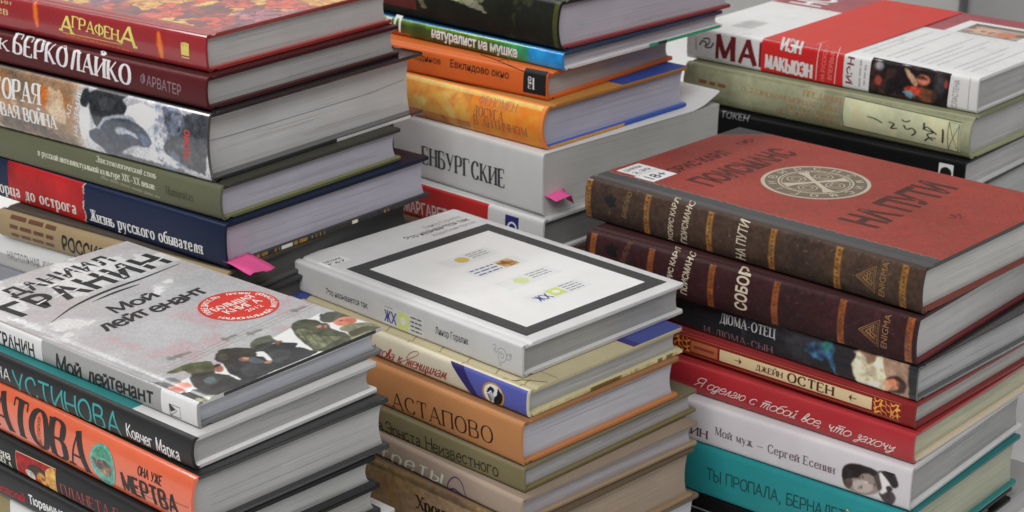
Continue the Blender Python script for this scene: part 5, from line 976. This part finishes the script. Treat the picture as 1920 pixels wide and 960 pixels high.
b = B('F3', (0.2246, 0.9679, -0.43412), 136.81, 215, 146, 21.2, 'hardcover_book', 'glossy black book with a sideways painted woman in white near its corner', GF, bulge=.8, spine=(28, 28, 32), cover=(44, 44, 46), lip=(52, 54, 56), paper=(142, 142, 144), rough=.26, coat=1.)
def art_lady(X, Y):
    p = Paint(X, Y, (28, 28, 32)); q = lambda x, y: lady_point(*(1250 + x / 3.429, 580 + y / 3.429))
    p.mixnoise((44, 46, 52), 12, .55, 4, .6)
    p.poly([q(905, 215), q(985, 205), q(1075, 215), q(1085, 300), q(1105, 420), q(1090, 430), q(1050, 330), q(960, 300), q(900, 270)], (38, 66, 92), .9, wob=6, tex=.9)
    p.poly([q(1000, 210), q(1060, 225), q(1040, 280)], (40, 110, 96), .8, wob=4)
    p.poly([q(1195, 270), q(1260, 240), q(1400, 300), q(1560, 340), q(1560, 600), q(1460, 580), q(1420, 480), q(1370, 330), q(1240, 300)], (132, 106, 88), 1, sm=False, wob=1.5, tex=.25)
    p.poly([q(1225, 275), q(1260, 285), q(1300, 320), q(1340, 310), q(1390, 305), q(1395, 345), q(1410, 420), q(1430, 480), q(1400, 525), q(1330, 500), q(1230, 470), q(1195, 360), q(1215, 310)], (186, 176, 150), 1, wob=1.5, tex=.4)
    p.poly([q(1290, 300), q(1340, 280), q(1345, 330), q(1300, 350)], (110, 80, 64), .9, wob=1); p.ell(q(1325, 400), 3.4, 4.6, (150, 140, 120), .8, .8)
    p.poly([q(1410, 440), q(1450, 445), q(1450, 500), q(1410, 525)], (190, 130, 100), 1, wob=1); p.ell(q(1475, 478), 4.2, 3.2, (182, 112, 82), 1, .3, -.3)
    p.poly([q(1415, 450), q(1470, 425), q(1520, 440), q(1545, 490), q(1520, 540), q(1440, 525), q(1490, 510), q(1500, 470), q(1470, 445)], (44, 28, 26), 1, wob=1.5); p.ell(q(1490, 480), .8, 1.4, (80, 40, 32), .8, .5)
    p.blur(2); p.noise(.16, 1.6, 8); return p.c
b.picture('spine', [(-120, .5), (-.4, .5), (-.4, 20.6), (-120, 20.6)], .42, art_lady, 'spine_painting')
b.text('spine', 'ДЮМА-ОТЕЦ', (-135.98, 10.87), (-96.12, 11.46), 5.8, (150, 150, 152), 'serif', wx=.15, level=3)
b.text('spine', 'И ДЮМА-СЫН', (-147.58, 0.72), (-97.78, 1.17), 4.6, (104, 76, 80), 'serif', wx=.15, level=3)

b = B('F4', (0.2245, 0.9658, -0.45004), 138.10, 208, 142, 15.9, 'hardcover_book', 'red book with a cream title panel between two gilded ornaments on its spine', GF, bulge=1.0, spine=(112, 24, 26), cover=(130, 44, 44), lip=(98, 32, 32), paper=(142, 142, 138), rough=.35, groove=False)
zt, zb_ = (-76.85, 12.86)[1], (-76.24, 3.60)[1]
zt, zb_ = 11.6, 4.4
b.decal('spine', rect((-133.28, 6.20)[0], zb_, (-27.53, 6.23)[0], zt), mat((180, 160, 122)), 'title_panel', 1)
b.text('spine', 'ДЖЕЙН', ((-106.80, 4.84)[0], 6.2), ((-88.24, 4.80)[0], 6.2), 3.4, (70, 34, 26), 'serif', level=3, wx=.2, wy=.08)
b.text('spine', 'ОСТЕН', ((-83.99, 2.66)[0], 5.4), ((-53.18, 2.77)[0], 5.4), 5.4, (70, 34, 26), 'serif', level=3, wx=.22, wy=.08)
for c0, sg in ((np.array(((-119.60, 6.30)[0], 8.0)), 1), (np.array(((-40.19, 6.03)[0], 8.0)), -1)):
    b.decal('spine', [ribbon([c0 + (-2.6 * sg, 0), c0 + (1 * sg, 0)], .5, .5)] + poly(c0 + (2.6 * sg, 0), c0 + (.2 * sg, 2.2), c0 + (.9 * sg, 0), c0 + (.2 * sg, -2.2)), mat((84, 44, 34)), 'arrow_ornament', 3)
def art_orn(X, Y):
    p = Paint(X, Y, (104, 24, 24)); u = X / 5.2; v = (Y - 8) / 5.; n = np.sin(u * 6.3) * np.cos(v * 4) + np.cos(u * 3.1 + v * 5) * .7 + (fbm(X, Y, 1.4, 4) - .5)
    p.lay(np.abs(n) < .34, (190, 140, 66), .9); p.noise(.25, 2, 3); return p.c
xo0, xo1 = (-26.35, 4.61)[0], (-8.79, 5.42)[0]
b.picture('spine', [(xo0, 3.4), (xo1, 3.4), (xo1, 12.4), (xo0, 12.4)], .34, art_orn, 'gilt_ornament', level=1)
b.picture('spine', [((-167.43, 7.08)[0], 3.4), ((-155.64, 6.86)[0], 3.4), ((-155.64, 6.86)[0], 12.4), ((-167.43, 7.08)[0], 12.4)], .34, art_orn, 'gilt_ornament', level=1)
b.decal('spine', rect((-154.84, 7.08)[0], zb_, (-134.92, 7.47)[0], zt), mat((150, 84, 48)), 'gilt_panel', 1)
b.decal('spine', line([((-152.46, 7.75)[0], 8), ((-137.26, 6.80)[0], 8)], 1.8), mat((120, 44, 36)), 'gilt_rule', 2)
b.decal('spine', [ribbon([(-200, 13.4), (xo1, 13.4)], .3, .3), ribbon([(-200, 2.6), (xo1, 2.6)], .3, .3)], mat((150, 96, 50)), 'gilt_rule', 1)

b = B('F5', (0.2246, 0.9616, -0.46937), 139.42, 208, 144, 19.3, 'hardcover_book', 'crimson book with a white handwritten sentence along its whole spine', GF, bulge=1.6, spine=(146, 28, 36), cover=(156, 40, 44), lip=(162, 150, 130), paper=(150, 150, 130), rough=.32, coat=.35)
b.text('spine', 'Я сделаю с тобой все, что захочу', (-149.13, 6.36), (-12.72, 4.53), 6.0, (206, 176, 172), 'script', wx=.075, wy=.06, slant=.55)

b = B('F6', (0.2230, 0.9562, -0.49586), 140.80, 208, 146, 26.5, 'hardcover_book', 'white book with a small sideways grey portrait of a man on its spine', GF, bulge=.8, spine=(168, 164, 168), cover=(186, 186, 188), lip=(158, 158, 158), paper=(128, 128, 128), rough=.4, groove=False)
b.text('spine', 'Мой муж — Сергей Есенин', (-129.29, 8.88), (-48.17, 8.64), 5.4, (84, 70, 74), 'serif', wx=.13, wy=.05)
b.text('spine', 'СЕНИН', (-166.10, 5.36), (-135.59, 4.16), 5.6, (74, 34, 42), 'serif', wx=.18, wy=.07, name='author_lettering')
cp = np.array((-34.04, 10.08))
def art_man(X, Y):
    p = Paint(X, Y, (168, 164, 168)); x, y = X - cp[0], Y - cp[1]; q = lambda u, v: (cp[0] + u, cp[1] + v)
    q = lambda *pp: [man_point(*(1250 + u / 4, 720 + v / 4)) for u, v in pp]
    p.poly(q((1592, 655), (1640, 648), (1690, 634), (1728, 700), (1742, 762), (1700, 772), (1640, 704)), (42, 38, 40), wob=.5, tex=.3); p.poly(q((1600, 812), (1680, 796), (1722, 850), (1690, 905), (1640, 890), (1612, 850)), (64, 56, 58), wob=.5, tex=.3)
    p.poly(q((1602, 660), (1640, 690), (1696, 775), (1664, 800), (1612, 822), (1600, 760)), (186, 182, 184), wob=.3); p.poly(q((1650, 770), (1680, 762), (1700, 790), (1668, 806)), (48, 42, 44), wob=.3)
    p.poly(q((1320, 690), (1330, 622), (1360, 598), (1400, 592), (1470, 605), (1545, 632), (1592, 662), (1606, 710), (1618, 785), (1560, 822), (1500, 832), (1440, 825), (1390, 802), (1340, 762)), (122, 110, 104), wob=.3)
    p.poly(q((1320, 690), (1328, 625), (1360, 598), (1400, 592), (1470, 605), (1545, 632), (1592, 662), (1560, 690), (1520, 668), (1470, 672), (1440, 700), (1400, 700), (1380, 730), (1350, 740), (1335, 740)), (34, 29, 29), wob=.6, tex=.4)
    p.poly(q((1330, 720), (1380, 700), (1400, 740), (1370, 780), (1345, 765)), (66, 56, 52), wob=.6, tex=.4); p.poly(q((1560, 690), (1592, 662), (1606, 710), (1616, 780), (1590, 790), (1575, 740)), (56, 48, 46), wob=.4, a=.85)
    p.poly(q((1400, 730), (1450, 715), (1500, 720), (1540, 740), (1550, 790), (1500, 815), (1440, 808), (1405, 780)), (160, 148, 142), wob=.4, a=.85)
    for u, v, rx, ry, c in ((1464, 770, .55, 1.1, (50, 44, 42)), (1476, 694, .5, 1.0, (44, 38, 36)), (1446, 776, .3, 1.1, (58, 50, 48)), (1454, 700, .3, 1.1, (52, 44, 42)), (1530, 740, .9, .55, (88, 76, 72)), (1566, 752, .5, 1.3, (78, 54, 54)), (1500, 738, 1.4, .4, (184, 172, 166))):
        p.ell(q((u, v))[0], rx, ry, c, .85, .6)
    p.blur(3); return p.c
b.picture('spine', [cp + (-14, -11.2), cp + (28, -11.2), cp + (28, 10.6), cp + (-14, 10.6)], .28, art_man, 'portrait', level=1, drop=lambda X, Y: np.abs(art_man(X, Y) - np.array((168, 164, 168))).max(-1) > 3)

b = B('F7', (0.2227, 0.9530, -0.52919), 139.90, 208, 139, 33.3, 'hardcover_book', 'teal book with dark thin capitals, under the white book with a man\'s portrait', GF, bulge=2.4, spine=(22, 116, 120), cover=(26, 110, 112), lip=(24, 100, 98), paper=(140, 142, 126), rough=.35)
b.text('spine', 'ТЫ ПРОПАЛА, БЕРНАДЕТТ', (-134.29, 12.69), (-33.94, 16.02), 7.2, (18, 62, 66), 'hand', wx=.1, wy=.09)
b.decal('spine', poly((-38.46, 20.29), (-33.65, 21.58), (-38.43, 24.74)), mat((196, 176, 60)), 'yellow_mark', 2)
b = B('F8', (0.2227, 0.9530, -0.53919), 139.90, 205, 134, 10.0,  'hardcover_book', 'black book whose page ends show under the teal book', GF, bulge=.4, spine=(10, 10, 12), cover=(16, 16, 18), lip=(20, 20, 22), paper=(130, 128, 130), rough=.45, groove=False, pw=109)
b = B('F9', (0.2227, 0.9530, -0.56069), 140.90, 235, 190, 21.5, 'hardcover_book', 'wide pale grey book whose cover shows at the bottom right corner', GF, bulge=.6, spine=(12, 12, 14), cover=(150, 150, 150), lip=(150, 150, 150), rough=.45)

b = B('C4', (0.3060, 1.2273, -0.42656), 141.48, 237, 168, 31.0, 'hardcover_book', 'pale book of which only the page ends show, under the black book', GC, bulge=.8, spine=(120, 120, 124), cover=(70, 70, 72), lip=(120, 120, 122), paper=(140, 142, 142), rough=.5)
# the rest of each stack, down to the table
for (k_, o_, yw_), n_, gr_, c_, lb_2 in ((('A7', (-0.1634, 1.0215, -0.42099), 142.50), 3, GA, (110, 112, 120), 'plain slate book beneath the pale grey one, hidden in the back left stack'), (('B6', (0.0202, 1.1569, -0.41715), 137.03), 3, GB, (120, 90, 70), 'plain brown book beneath the red and white one, hidden in the back centre stack'),
        (('D6', (-0.1482, 0.7906, -0.48911), 137.00), 2, GD, (90, 110, 110), 'plain green book beneath the beige and white one, hidden in the front left stack'), (('E6', (0.0078, 0.9051, -0.51193), 135.50), 1, GE, (112, 100, 84), 'plain tan book beneath the thick brown one, hidden in the front centre stack'), (('C4', (0.3060, 1.2273, -0.42656), 141.48), 3, GC, (96, 90, 110), 'plain violet book beneath the pale paged one, hidden in the back right stack')):
    th = (o_[2] - TZ) / n_
    for k in range(n_):
        b = B(k_, (o_[0], o_[1], TZ + th * k), yw_ + .6 * (k % 2), 215, 148, th * 1000, 'hardcover_book', lb_2, gr_, bulge=1.2, spine=c_)
# ------------------------------------------------------------------ pink notes tucked between pages
def note(name, label, pts_, thick, m, loc, rz):
    e = bmesh.new(); n = len(pts_[0]); rows = [[e.verts.new(tuple(c * MM for c in p)) for p in r] for r in pts_]
    for r0, r1 in zip(rows, rows[1:]):
        for i in range(n - 1): e.faces.new((r0[i], r0[i + 1], r1[i + 1], r1[i]))
    me = bpy.data.meshes.new(name); e.to_mesh(me); e.free(); me.materials.append(m); o = bpy.data.objects.new(name, me); COL.objects.link(o)
    md = o.modifiers.new('thickness', 'SOLIDIFY'); md.thickness = thick * MM; md.offset = 0
    for p in me.polygons: p.use_smooth = True
    o.location = loc; o.rotation_euler = (0, 0, rz); o['label'] = label; o['category'] = 'sticky note'; o['group'] = 'pink notes marking pages'; return o
pk = mat((236, 84, 150), rough=.7, face='cover', grain=.02); pk2 = mat((214, 62, 120), rough=.7, face='tail', grain=.02)
A5 = ('A5', (-0.1640, 1.0293, -0.37941), 141.05); B5 = ('B5', (0.0197, 1.1644, -0.39207), 135.17)
x_, z_ = (0.18, 3.54)
note('sticky_note', 'large bright pink note sticking out from under the red and navy book', [[(x_ + 20 * i / 6 - 1 + .8 * (j / 6), 6 - 4 - 21 * j / 6, z_ + 1.0 - 4.2 * (j / 6) ** 1.3 + 1.1 * math.sin(i * .9 + .4) * (j / 6) + .25 * math.sin(i * 2.6 + j)) for i in range(7)] for j in range(7)], .12, pk, A5[1], R(A5[2] - 90))
x_, z_ = (2.10, 11.09)
note('sticky_note.001', 'small crimson pink tab on the page ends of the thick pale paperback', [[(x_ + 17 * i / 6, 1.2 - 11 * j / 5, z_ + 2.2 + 1.2 * (i / 6) - 1.4 * (j / 5) ** 2 - (6.5 * max(0, i - 5) if j > 1 else 0)) for i in range(7)] for j in range(6)], .12, pk2, B5[1], R(B5[2] - 90))
